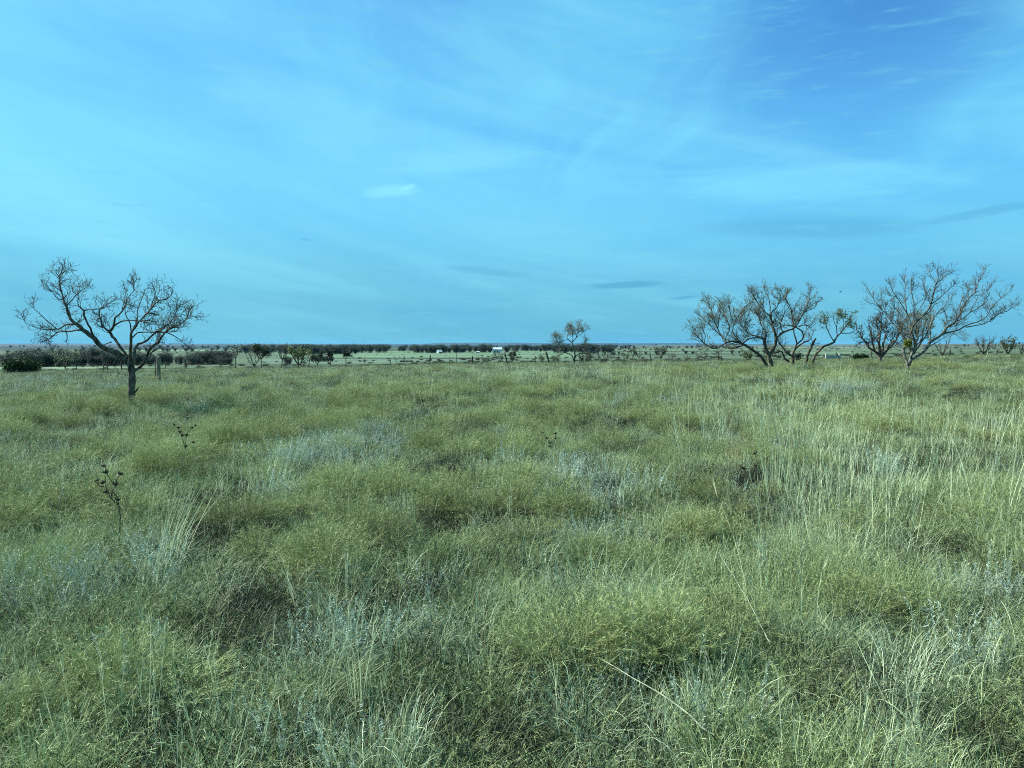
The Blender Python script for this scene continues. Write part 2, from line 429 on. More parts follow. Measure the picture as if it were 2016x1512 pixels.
ground = link(bpy.data.objects.new('ground', np_mesh('ground', V, Q, mg, {'cover': ('FLOAT_COLOR', C)}, smooth=True)))
tag(ground, 'rolling dry grassland falling away to pasture fields', 'ground', kind='structure')

# distant low hills
def hills(y0, depth, tops, seed, mat, label):
    tops = np.array(tops, float)
    us = np.linspace(-900, 2900, 420)
    top = np.interp(us, tops[:, 0], tops[:, 1]) + (fbm(us, us * 0, 60, seed, 4) - 0.5) * 0.9
    prof = np.array([0, .45, .8, 1.0, .95, .7, .3, 0]); off = np.linspace(0, depth, len(prof))
    VV = []
    for p_, d_ in zip(prof, off):
        yy = y0 + d_ + 0 * us
        xx = (us - 1008) / F * y0
        zt = EYE + (HOR - top) / F * y0
        zb = EYE - 60
        VV.append(np.stack([xx, yy + fbm(us, us * 0 + d_, 90, seed + 2) * depth * 0.2, zb + (zt - zb) * p_], -1))
    VV = np.concatenate(VV); n = len(us)
    iq = (np.arange(len(prof) - 1)[:, None] * n + np.arange(n - 1)[None, :]).ravel()
    QQ = np.stack([iq, iq + 1, iq + n + 1, iq + n], -1)
    h = link(bpy.data.objects.new('hills', np_mesh('hills', VV, QQ, mat, smooth=True)))
    tag(h, label, 'hills', kind='structure')
M['hill'] = rough_mat('hill_scrub', (0.016, 0.026, 0.026), (0.040, 0.052, 0.042), 0.004, 0)
hills(12500, 2500, [(-900, 676.5), (0, 676), (200, 676.6), (420, 676.3), (600, 677.2), (800, 677.6), (826, 676.2), (850, 674.6), (920, 674.2),
      (1000, 674.2), (1060, 675), (1100, 676), (1200, 675.4), (1420, 675.4), (1500, 676.6), (1600, 678), (2900, 679)], 3, M['hill'], 'blue flat-topped hills along the horizon')
hills(7000, 1200, [(-900, 678.5), (0, 678.2), (300, 679), (420, 678), (560, 678.6), (760, 680.5), (860, 679.8), (1100, 680), (1250, 679.4), (1400, 680), (2900, 690)], 7, M['hill'], 'nearer dark wooded rise below the blue hills')
# ------------------------------------------------------------------ grass and other ground plants (uncountable)
def blades(rng, N, br, L, w, lean, bend, K=4, out=0.5, wind=0.0, pw=1.6, taper=0.85):
    """N curved ribbon blades; L, w, lean, bend are (lo, hi)"""
    U = lambda t, n=N: rng.uniform(t[0], t[1], n)
    r = br * np.sqrt(rng.random(N)); th = rng.uniform(0, 2 * math.pi, N)
    base = np.stack([r * np.cos(th), r * np.sin(th), np.full(N, -0.02)], -1)
    az_ = np.where(rng.random(N) < out, th + rng.normal(0, 0.5, N), rng.uniform(0, 2 * math.pi, N))
    D = np.stack([np.cos(az_) + wind, np.sin(az_), 0 * az_], -1); D /= np.linalg.norm(D, axis=1)[:, None] + 1e-6
    ln = U(lean); bd = U(bend); Ls = U(L); W = U(w) * 0.5
    P = [base]; k = np.random.RandomState(1)
    tw = rng.normal(0, 0.25, N)
    for i in range(K):
        t = (i + 0.5) / K
        an = ln + bd * t ** pw
        a2 = tw * t
        Dx = np.stack([D[:, 0] * np.cos(a2) - D[:, 1] * np.sin(a2), D[:, 0] * np.sin(a2) + D[:, 1] * np.cos(a2), 0 * an], -1)
        st = Dx * np.sin(an)[:, None]; st[:, 2] = np.cos(an)
        P.append(P[-1] + st * (Ls / K)[:, None])
    P = np.stack(P, 1)                                       # N,K+1,3
    sa = rng.uniform(0, math.pi, N)
    sd = np.stack([np.cos(sa), np.sin(sa), rng.normal(0, .2, N)], -1)
    tt = np.linspace(0, 1, K + 1)
    wid = W[:, None] * (1 - taper * tt[None, :] ** 1.5)
    Vv = np.stack([P - sd[:, None, :] * wid[:, :, None], P + sd[:, None, :] * wid[:, :, None]], 2)
    nv = (K + 1) * 2
    b0 = np.arange(N)[:, None] * nv; kk = np.arange(K)[None, :] * 2
    q = np.stack([b0 + kk, b0 + kk + 1, b0 + kk + 3, b0 + kk + 2], -1).reshape(-1, 4)
    rnd = np.repeat(rng.random(N), nv)
    return Vv.reshape(-1, 3), q, rnd, P

def bits(rng, pos, dirs, L, w, rnd=None):
    """short flat leaves/twiglets at pos along dirs"""
    N = len(pos)
    Ls = rng.uniform(L[0], L[1], N)[:, None]; W = rng.uniform(w[0], w[1], N)[:, None] * .5
    dirs = dirs / (np.linalg.norm(dirs, axis=1)[:, None] + 1e-9)
    sd = np.cross(dirs, rng.normal(0, 1, (N, 3))); sd /= np.linalg.norm(sd, axis=1)[:, None] + 1e-9
    a = pos; b = pos + dirs * Ls * .55; c = pos + dirs * Ls
    Vv = np.stack([a - sd * W * .4, a + sd * W * .4, b + sd * W, c, b - sd * W], 1)
    i0 = np.arange(N)[:, None] * 5
    q = np.concatenate([i0 + np.array([[0, 1, 2, 4]]), i0 + np.array([[4, 2, 3, 3]])], 0)
    return Vv.reshape(-1, 3), q, np.repeat(rng.random(N) if rnd is None else rnd, 5)

def join(parts):
    Vs, Qs, Rs = [], [], []; n = 0
    for p_ in parts:
        Vs.append(p_[0]); Qs.append(p_[1] + n); Rs.append(p_[2]); n += len(p_[0])
    return np.concatenate(Vs), np.concatenate(Qs), np.concatenate(Rs)

def plant_mesh(name, parts, mat):
    Vv, q, r = join(parts)
    tri = q[:, 2] == q[:, 3]
    me = bpy.data.meshes.new(name)
    me.vertices.add(len(Vv)); me.vertices.foreach_set('co', Vv.astype(np.float32).ravel())
    lens = np.where(tri, 3, 4); st = np.concatenate([[0], np.cumsum(lens)[:-1]])
    li = q.ravel()[np.repeat(~tri, 4) | np.tile([True, True, True, False], len(q))]
    me.loops.add(len(li)); me.loops.foreach_set('vertex_index', li.astype(np.int32))
    me.polygons.add(len(q)); me.polygons.foreach_set('loop_start', st.astype(np.int32))
    me.materials.append(mat)
    at_ = me.attributes.new('rnd', 'FLOAT', 'POINT'); at_.data.foreach_set('value', r.astype(np.float32))
    me.update(calc_edges=True)
    return me

def fine_tuft(s):
    r = np.random.default_rng(s)
    a = blades(r, 150, 0.16, (0.09, 0.33), (0.0017, 0.0034), (0.0, 0.65), (0.1, 1.6), 4, 0.5)
    b = blades(r, 12, 0.16, (0.22, 0.50), (0.0022, 0.004), (0.0, 0.45), (0.0, 0.9), 4, 0.6)
    # airy seed heads on some stems
    tip = a[3][::3]; k = 5
    pos = np.repeat(tip[:, -1], k, 0) - np.repeat(tip[:, -1] - tip[:, -2], k, 0) * r.uniform(0, 1.2, (len(tip) * k, 1))
    dr = np.repeat(tip[:, -1] - tip[:, -2], k, 0) * 6 + r.normal(0, .5, (len(tip) * k, 3))
    c = bits(r, pos, dr, (0.015, 0.04), (0.0015, 0.003))
    return [a[:3], b[:3], c]
def curl_tuft(s):
    r = np.random.default_rng(s)
    a = blades(r, 60, 0.15, (0.10, 0.34), (0.0020, 0.0040), (0.0, 0.8), (0.6, 3.2), 6, 0.6, pw=2.2, taper=0.7)
    b = blades(r, 70, 0.15, (0.10, 0.34), (0.0016, 0.0032), (0.0, 0.6), (0.2, 1.4), 5, 0.6)
    return [a[:3], b[:3]]
def mound_plant(s):
    r = np.random.default_rng(s)
    N = 210
    th = r.uniform(0, 2 * math.pi, N); ph = np.arccos(r.uniform(0.05, 1, N))
    rr = r.uniform(0.78, 1.08, N)
    end = np.stack([.36 * np.sin(ph) * np.cos(th), .36 * np.sin(ph) * np.sin(th), .10 + .36 * np.cos(ph)], -1) * rr[:, None]
    b0 = np.stack([.05 * np.cos(th), .05 * np.sin(th), 0 * th], -1)
    mid = (b0 + end) * .5; mid[:, 2] += .04; mid[:, :2] *= .85
    P = np.stack([b0, mid, end], 1)
    sd = r.normal(0, 1, (N, 3)); sd /= np.linalg.norm(sd, axis=1)[:, None]
    w = np.array([.0016, .0013, .0007])
    Vv = np.stack([P - sd[:, None] * w[None, :, None], P + sd[:, None] * w[None, :, None]], 2).reshape(-1, 3)
    i0 = np.arange(N)[:, None] * 6; kk = np.array([[0, 2]])
    q = np.stack([i0 + kk, i0 + kk + 1, i0 + kk + 3, i0 + kk + 2], -1).reshape(-1, 4)
    st = (Vv, q, np.repeat(r.uniform(0, .4, N), 6))
    k = 25
    t = r.uniform(0.15, 1.05, N * k)[:, None]
    m2 = np.repeat(mid, k, 0); e2 = np.repeat(end, k, 0)
    pos = m2 + (e2 - m2) * t
    dr = (e2 - m2) * 3.2 + r.normal(0, .55, (N * k, 3)); dr[:, 2] += .25
    bt = bits(r, pos, dr, (0.015, 0.050), (0.0014, 0.0028), np.clip(.25 + .5 * t[:, 0] + r.normal(0, .2, N * k), 0, 1))
    return [st, bt]
def sage_plant(s):
    r = np.random.default_rng(s)
    a = blades(r, 32, 0.17, (0.12, 0.40), (0.0025, 0.004), (0.0, 0.5), (-.2, .5), 5, 0.6)
    P = a[3]; N = len(P); k = 46
    t = r.uniform(.15, 1.0, (N, k)) * 5; i = np.minimum(t.astype(int), 4); f = (t - i)[..., None]
    ar = np.arange(N)[:, None]
    p0 = P[ar, i]; p1 = P[ar, i + 1]
    pos = (p0 + (p1 - p0) * f).reshape(-1, 3)
    dr = (p1 - p0).reshape(-1, 3) * 5 + r.normal(0, .6, (N * k, 3)); dr[:, 2] += .2
    return [a[:3], bits(r, pos, dr, (.010, .026), (.002, .005))]
def straw_clump(s, n=13, hi=1.0):
    r = np.random.default_rng(s)
    a = blades(r, n, 0.42, (0.40 * hi, 1.05 * hi), (0.0026, 0.0046), (0.0, 0.30), (-0.05, 0.40), 5, 0.8, wind=0.25, taper=0.6)
    P = a[3]; k = 9; N = len(P)
    f = r.uniform(.35, 1., (N, k)) * 5; i = np.minimum(f.astype(int), 4); ar = np.arange(N)[:, None]
    p0 = P[ar, i]; p1 = P[ar, i + 1]; pos = (p0 + (p1 - p0) * (f - i)[..., None]).reshape(-1, 3)
    dr = (p1 - p0).reshape(-1, 3) * 4 + r.normal(0, .12, (N * k, 3))
    lf = bits(r, pos, dr, (.05, .14), (.002, .004))
    b = blades(r, 40, 0.15, (0.15, 0.45), (0.0025, 0.004), (0.0, 0.6), (0.4, 2.4), 6, 0.6)
    return [a[:3], lf, b[:3]]
def under_plant(s):
    r = np.random.default_rng(s)
    a = blades(r, 70, 0.22, (0.05, 0.2), (0.002, 0.005), (0.2, 1.3), (0.0, 1.2), 3, 0.4)
    N = 260
    pos = np.stack([*(r.normal(0, .14, (2, N))), np.abs(r.normal(0, .06, N))], -1)
    return [a[:3], bits(r, pos, r.normal(0, 1, (N, 3)) + np.array([0, 0, .6]), (.03, .08), (.002, .0045))]
def brush_plant(s):
    """low twiggy brush for the middle distance"""
    r = np.random.default_rng(s)
    N = 300
    th = r.uniform(0, 2 * math.pi, N); rad = .9 * np.sqrt(r.random(N))
    base = np.stack([rad * .5 * np.cos(th), rad * .5 * np.sin(th), 0 * th], -1)
    dr = np.stack([rad * np.cos(th), rad * np.sin(th), r.uniform(.4, 1.1, N)], -1)
    a = bits(r, base, dr, (.4, 1.1), (.02, .04))
    pos = base + dr / np.linalg.norm(dr, axis=1)[:, None] * r.uniform(.3, 1, (N, 1))
    b = bits(r, np.repeat(pos, 3, 0) + r.normal(0, .08, (N * 3, 3)), r.normal(0, 1, (N * 3, 3)), (.1, .24), (.03, .06))
    return [a, b]

def source(name, maker, seeds, mat):
    """plant meshes kept outside the scene; only the scattered copies are drawn"""
    c = bpy.data.collections.new(name)
    for s in seeds:
        c.objects.link(bpy.data.objects.new(name + '_plant', plant_mesh(name, maker(s), mat)))
    return c

def scatter(name, label, coll, X, Y, scl, rng, tilt=0.1, wide=None, cat=None):
    n = len(X); Z = zf(X, Y)
    me = bpy.data.meshes.new(name)
    me.vertices.add(n); me.vertices.foreach_set('co', np.stack([X, Y, Z], -1).astype(np.float32).ravel())
    k = len(coll.objects)
    rot = np.stack([rng.normal(0, tilt, n), rng.normal(0, tilt, n), rng.uniform(0, 2 * math.pi, n)], -1)
    wide = scl if wide is None else wide
    for an, ty, arr in (('rot', 'FLOAT_VECTOR', rot), ('scl', 'FLOAT_VECTOR', np.stack([wide, wide, scl], -1))):
        a_ = me.attributes.new(an, ty, 'POINT'); a_.data.foreach_set('vector', arr.astype(np.float32).ravel())
    a_ = me.attributes.new('idx', 'INT', 'POINT'); a_.data.foreach_set('value', rng.integers(0, k, n).astype(np.int32))
    o_ = link(bpy.data.objects.new(name, me))
    ng = bpy.data.node_groups.new(name, 'GeometryNodeTree')
    ng.interface.new_socket('Geometry', in_out='INPUT', socket_type='NodeSocketGeometry')
    ng.interface.new_socket('Geometry', in_out='OUTPUT', socket_type='NodeSocketGeometry')
    gi = ng.nodes.new('NodeGroupInput'); go = ng.nodes.new('NodeGroupOutput')
    ip = ng.nodes.new('GeometryNodeInstanceOnPoints'); ci = ng.nodes.new('GeometryNodeCollectionInfo')
    ci.inputs['Collection'].default_value = coll
    ci.inputs['Separate Children'].default_value = True; ci.inputs['Reset Children'].default_value = True
    def attr(nm, dt):
        na = ng.nodes.new('GeometryNodeInputNamedAttribute'); na.data_type = dt; na.inputs['Name'].default_value = nm
        return na.outputs[0]
    L_ = ng.links.new
    L_(gi.outputs[0], ip.inputs['Points']); L_(ci.outputs[0], ip.inputs['Instance'])
    ip.inputs['Pick Instance'].default_value = True
    L_(attr('idx', 'INT'), ip.inputs['Instance Index']); L_(attr('rot', 'FLOAT_VECTOR'), ip.inputs['Rotation']); L_(attr('scl', 'FLOAT_VECTOR'), ip.inputs['Scale'])
    L_(ip.outputs[0], go.inputs[0])
    mod = o_.modifiers.new('scatter', 'NODES'); mod.node_group = ng
    tag(o_, label, cat or name.replace('_', ' '), kind='stuff')
    return o_

def ring(rng, y0, y1, dens, half=1.02):
    """random ground points between forward distances y0..y1, inside a wedge wider than the view"""
    area = half * (y1 ** 2 - y0 ** 2) + 6 * (y1 - y0); n = int(area * dens)
    y = np.sqrt(rng.uniform(y0 ** 2, y1 ** 2, n)); x = rng.uniform(-1, 1, n) * (half * y + 3)
    return x, y

# patches of each plant as they lie in the field: (column, row, half width, half height) of the photo, put on the ground
PATCH = {
 'mound': [(880, 1010, 240, 55), (250, 955, 190, 80), (640, 830, 260, 26), (850, 785, 260, 14), (1120, 835, 220, 26), (470, 1085, 120, 50), (1390, 1085, 100, 55),
           (60, 1440, 110, 70), (430, 890, 150, 40), (1660, 822, 70, 24), (60, 840, 120, 40), (1500, 742, 300, 10), (1900, 728, 160, 10), (1010, 1110, 160, 50),
           (200, 800, 240, 14), (1750, 850, 120, 24), (300, 1370, 80, 60), (1340, 1330, 60, 50), (950, 905, 120, 14), (1980, 870, 60, 30), (700, 1120, 180, 60), (1330, 840, 90, 20)],
 'sage': [(650, 905, 150, 45), (1100, 960, 140, 45), (1150, 1035, 110, 50), (570, 1480, 100, 50), (1260, 1340, 60, 50), (1390, 1460, 60, 50), (1900, 1290, 90, 60),
          (140, 1180, 160, 55), (300, 1110, 80, 40), (700, 1300, 40, 50), (60, 748, 90, 8), (1290, 812, 100, 14), (1960, 1190, 60, 50), (1780, 940, 70, 20),
          (1480, 900, 60, 20), (110, 770, 160, 6), (820, 1290, 60, 30), (1700, 770, 160, 8)],
 'straw': [(1560, 900, 120, 60), (1720, 965, 140, 80), (1960, 900, 70, 90), (1940, 1010, 90, 60), (1490, 815, 110, 20), (1650, 765, 90, 10), (1700, 1060, 110, 60),
           (1100, 752, 120, 6), (1310, 745, 80, 6), (800, 742, 320, 5), (1780, 830, 120, 20), (1460, 880, 40, 40), (1300, 770, 60, 8), (1560, 1010, 70, 40), (1830, 1100, 100, 40)],
 'curl': [(1640, 1350, 320, 140), (1900, 1450, 150, 70), (1250, 1450, 220, 60), (1080, 1230, 260, 80), (690, 1370, 260, 110), (120, 1250, 180, 120), (350, 1090, 70, 20),
          (1650, 1120, 120, 60), (1200, 900, 60, 30), (650, 735, 500, 5), (950, 731, 620, 5), (300, 742, 300, 4), (1750, 722, 300, 4)],
}
PG = {}
for k_, lst in PATCH.items():
    PG[k_] = []
    for (px, py, rx, ry) in lst:
        x0, y0 = ground_hit(px, py + 8); xa, _ = ground_hit(px + rx, py + 8)
        _, yn = ground_hit(px, min(py + ry, 1700)); _, yf = ground_hit(px, max(py - ry, 700))
        PG[k_].append((x0, (yn + yf) / 2, abs(xa - x0), max((yf - yn) / 2, 0.25)))
def weight(kind, x, y, seed):
    w = np.zeros(len(x))
    ww = (fbm(x, y, 0.7, seed, 3) - .5) * (1.0 if kind == 'straw' else 2.0)
    kx = 1.35 if kind == 'straw' else 1.0
    for (x0, y0, rx, ry) in PG[kind]:
        d = np.sqrt(((x - x0) / rx / kx) ** 2 + ((y - y0) / ry / kx) ** 2)
        w = np.maximum(w, np.clip(1.25 - d + ww, 0, 1))
    return w

rg = np.random.default_rng(11)
S_grass = source('grass', fine_tuft, (1, 2, 3, 4), M['grass'])
S_curl = source('curled_grass', curl_tuft, (5, 6, 7, 8), M['curl'])
S_mound = source('broomweed', mound_plant, (9, 10, 11), M['mound'])
S_sage = source('sagebrush', sage_plant, (12, 13, 14), M['sage'])
S_straw = source('straw_grass', straw_clump, (15, 16, 17, 18), M['straw'])
S_under = source('undergrowth', under_plant, (19, 20), M['under'])
S_brush = source('brush', brush_plant, (21, 22, 23), M['brush'])

def zones(spec, seed, kind=None, bias=0.0, gain=1.0, half=1.02):
    XX, YY, SS = [], [], []
    r = np.random.default_rng(seed)
    for (y0, y1, dens, sc) in spec:
        x, y = ring(r, y0, y1, dens, half)
        if kind:
            w = weight(kind, x, y, seed)
            keep = r.random(len(x)) < np.clip(bias + gain * w, 0, 1)
            x, y = x[keep], y[keep]
        XX.append(x); YY.append(y); SS.append(np.full(len(x), sc))
    x, y, s = np.concatenate(XX), np.concatenate(YY), np.concatenate(SS)
    ok = np.hypot(x, y) > 1.7
    return x[ok], y[ok], s[ok], r
def jit(r, s, a=.7, b=1.3): return s * r.uniform(a, b, len(s))

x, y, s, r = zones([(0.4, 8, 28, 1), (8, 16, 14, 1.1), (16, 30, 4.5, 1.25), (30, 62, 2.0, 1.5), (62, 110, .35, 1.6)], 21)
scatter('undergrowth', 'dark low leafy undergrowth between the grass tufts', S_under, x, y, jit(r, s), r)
x, y, s, r = zones([(0.4, 6, 36, 1), (6, 14, 24, 1.05), (14, 26, 12, 1.2), (26, 50, 6.5, 1.35), (50, 68, 3.5, 1.4), (68, 110, 1.0, 1.5)], 22)
wm = np.maximum(weight('mound', x, y, 23), weight('sage', x, y, 25)); k = r.random(len(x)) > wm * .45
x, y, s = x[k], y[k], s[k]
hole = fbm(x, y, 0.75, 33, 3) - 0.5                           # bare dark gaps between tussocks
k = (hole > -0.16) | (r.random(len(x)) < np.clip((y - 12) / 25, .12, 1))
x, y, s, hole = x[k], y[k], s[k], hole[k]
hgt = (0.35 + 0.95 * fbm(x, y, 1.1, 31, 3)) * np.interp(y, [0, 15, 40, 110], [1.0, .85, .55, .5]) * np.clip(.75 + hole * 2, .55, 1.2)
scatter('grass', 'fine dry green-tan grass covering the whole field', S_grass, x, y, jit(r, s) * hgt, r, 0.14, jit(r, s, .8, 1.2))
x, y, s, r = zones([(0.4, 6, 24, 1), (6, 14, 12, 1.0), (14, 30, 3.4, 1.05), (30, 68, 4.5, .95)], 24, 'curl', .30, .70)
scatter('curled_grass', 'pale curled dry grass tangled through the field', S_curl, x, y, jit(r, s, .6, 1.25), r, 0.22)
x, y, s, r = zones([(0.4, 8, 7, 1), (8, 16, 5.5, 1.05), (16, 30, 2.6, 1.2), (30, 64, 1.3, 1.35)], 23, 'mound', .05, .72)
scatter('broomweed', 'olive-yellow fuzzy broomweed mounds among the grass', S_mound, x, y, jit(r, s, .6, 1.15) * np.interp(y, [0, 5, 9, 20, 60], [.66, .78, .92, .85, .55]), r, 0.1, jit(r, s, .8, 1.3))
x, y, s, r = zones([(0.4, 8, 18, .9), (8, 16, 10, 1.0), (16, 40, 2.5, 1.2)], 25, 'sage', .025, .9)
scatter('sagebrush', 'grey-blue sage growing in low patches', S_sage, x, y, jit(r, s, .6, 1.15), r, 0.12)
x, y, s, r = zones([(1.8, 8, 5.5, .92), (8, 16, 4.0, 1.0), (16, 30, 1.6, 1.05), (30, 58, 0.8, .95)], 26, 'straw', .02, .95)
x2, y2, s2, r2 = zones([(0.4, 8, 1.3, .5), (8, 20, 1.3, .5), (20, 40, 1.2, .52), (40, 66, 3.2, .48)], 28)
x, y, s = np.concatenate([x, x2]), np.concatenate([y, y2]), np.concatenate([s, s2])
scatter('straw_grass', 'tall pale straw stalks standing above the grass', S_straw, x, y, jit(r, s, .55, 1.1) * np.interp(y, [0, 20, 45], [1, .95, .7]), r, 0.08)
# brushy band along and beyond the fence, thinning into the pasture
x, y, s, r = zones([(66, 130, .05, .30), (130, 260, .014, .45), (260, 700, .0016, .55), (700, 1600, .0006, 1.3)], 27, half=.85)
k = fbm(x, y, 26, 41, 3) > 0.5
scatter('brush', 'low dark scrub dotted over the pasture beyond the fence', S_brush, x[k], y[k], jit(r, s[k], .5, 1.2), r, 0.05, jit(r, s[k], .8, 1.6))
# ------------------------------------------------------------------ trees
def sprout(T, path, rad, level, rng, P, tips, t0=0.12):
    """grow side twigs from a limb; zig-zag and rising, thinning level by level"""
    seg = np.linalg.norm(np.diff(path, axis=0), axis=1); L = seg.sum()
    if L < 0.02: return
    cum = np.concatenate([[0], np.cumsum(seg)])
    n = rng.poisson(L * P['dens'][level])
    for _ in range(int(n)):
        t = rng.uniform(t0, 1.0) ** 0.8
        s = t * L; i = min(np.searchsorted(cum, s, 'right') - 1, len(seg) - 1)
        f = (s - cum[i]) / (seg[i] + 1e-9)
        p = path[i] * (1 - f) + path[i + 1] * f; pr = rad[i] * (1 - f) + rad[i + 1] * f
        tg = (path[i + 1] - path[i]) / (seg[i] + 1e-9)
        rv = rng.normal(0, 1, 3); rv -= tg * rv.dot(tg); rv /= np.linalg.norm(rv) + 1e-9
        a = R(rng.uniform(*P.get('ang', (28, 70))))
        d = tg * math.cos(a) + rv * math.sin(a)
        d[2] += P['up']; d /= np.linalg.norm(d)
        ln = P['len'][level] * rng.uniform(0.45, 1.25) * (1 - 0.35 * t)
        if level == 0: ln *= min(1.0, max(.38, pr / P.get('lref', .035)))
        k = P['seg'][level]; q = [p]; dd = d.copy()
        for j in range(k):
            q.append(q[-1] + dd * ln / k)
            dd = dd + rng.normal(0, P['kink'], 3); dd[2] += P['up'] * 0.35 - P.get('droop', 0) * (j + 1); dd /= np.linalg.norm(dd)
        q = np.array(q)
        r0 = min(pr * 0.62, P['rad'][level]); rr = np.linspace(r0, max(P['rmin'], r0 * 0.35), k + 1)
        T.add(q, rr, 5 if r0 > 0.02 else 3)
        tips.append(q)
        if level + 1 < len(P['dens']): sprout(T, q, rr, level + 1, rng, P, tips, 0.1)

def leaves(tips, rng, per_m, L, w, spread, zmin=-9, pick=1.0):
    pos, dr = [], []
    for q in tips:
        if rng.random() > pick: continue
        ln = np.linalg.norm(q[-1] - q[0]); n = rng.poisson(ln * per_m)
        if n == 0: continue
        t = rng.uniform(.2, 1, n) * (len(q) - 1); i = np.minimum(t.astype(int), len(q) - 2)
        p = q[i] + (q[i + 1] - q[i]) * (t - i)[:, None] + rng.normal(0, spread, (n, 3))
        pos.append(p); dr.append(rng.normal(0, 1, (n, 3)) + (q[-1] - q[0]) / (ln + 1e-9))
    if not pos: return None
    pos = np.concatenate(pos); dr = np.concatenate(dr)
    k = pos[:, 2] > zmin
    return bits(rng, pos[k], dr[k], L, w)

P_BARE = dict(dens=[8.5, 11.0, 9.0], len=[0.62, 0.29, 0.15], rad=[0.012, 0.0065, 0.0048], seg=[5, 4, 3], up=0.20, kink=0.34, rmin=0.0042, lref=.018)
P_WISP = dict(dens=[8.0, 9.0, 7.6], len=[0.98, 0.48, 0.25], rad=[0.016, 0.009, 0.007], seg=[6, 5, 3], up=0.24, kink=0.20, rmin=0.0058, lref=.030)

def traced_tree(name, label, crop, base, dist, limbs, P, seed, mats=('bark', 'twig'), leaf=None, group=None, depth=0.5, rscale=1.0, grow_from=1, tmin=0.25):
    """limbs: pixel polylines (x, y, half width) in an enlarged crop of the photo, with a depth of their own.
    Limb 0 is the trunk. crop = (x0, y0, scale)."""
    rng = np.random.default_rng(seed)
    cx, cy, sc = crop
    bx = cx + base[0] / sc
    foot = at(bx, dist)
    def loc(X, Y):
        d = ray(cx + X / sc, cy + Y / sc)
        return np.array([d[0] * dist - foot.x, EYE + d[2] * dist - foot.z])
    def loc3(X, Y, dep):
        d = ray(cx + X / sc, cy + Y / sc) * (dist + dep)
        return np.array([d[0] - foot.x, dep, EYE + d[2] - foot.z])
    px2m = dist / F / sc
    root = empty(name, foot, label, 'tree', group)
    T = Tubes(); W = Tubes(); tips = []
    done = []
    for li, pts in enumerate(limbs):
        q = []
        y = 0.0
        if li > 0:                                            # leave the parent at the parent's own depth
            s = loc(*pts[0][:2]); best = None
            for (pp, _) in done:
                kk = dist / (dist + pp[:, 1])
                dd = np.hypot((pp[:, 0] + foot.x) * kk - foot.x - s[0], (pp[:, 2] + foot.z - EYE) * kk + EYE - foot.z - s[1]); k = dd.argmin()
                if best is None or dd[k] < best[0]: best = (dd[k], pp[k, 1])
            y = best[1]
        sl = rng.uniform(-1, 1) * depth * (0.15 if li == 0 else 1.0)
        prev = None
        for (X, Y, hw) in pts:
            a = loc(X, Y)
            if prev is not None: y += sl * np.hypot(*(a - prev)) + rng.normal(0, .02)
            prev = a
            q.append([*loc3(X, Y, y), max(hw * px2m * rscale, 0.006)])
        if li == 0: q[0][2] = min(q[0][2], 0.0); q.insert(0, [q[0][0], 0, -0.35, q[0][3] * 1.25])
        sp = smooth_path(q, 0.10 if dist < 30 else 0.16)
        sp[1:-1, :3] += rng.normal(0, 0.006, (len(sp) - 2, 3))
        r_ = np.maximum(sp[:, 3], P['rmin'])
        big = r_.max() > 0.045
        T.add(sp[:, :3], r_, 10 if big else 6, 0.09 if big else 0.03, rng)
        done.append((sp[:, :3], r_))
        if li >= grow_from:
            sprout(W, sp[:, :3], r_, 0, rng, P, tips, tmin)
            n = max(3, len(sp) // 4)
            tips.append(sp[-n:, :3])
            sprout(W, sp[-n:, :3], r_[-n:], 1, rng, P, tips, 0.0)
    tr = link(bpy.data.objects.new('trunk', T.mesh('trunk', M[mats[0]])), root)
    if W.n: link(bpy.data.objects.new('crown', W.mesh('crown', M[mats[1]], False)), root)
    if leaf:
        lm, per, L, w, sp_, zmin, pick = leaf
        lv = leaves(tips, rng, per, L, w, sp_, zmin, pick)
        if lv is not None: link(bpy.data.objects.new('foliage', plant_mesh('foliage', [lv], M[lm])), root)
    return root, done, tips

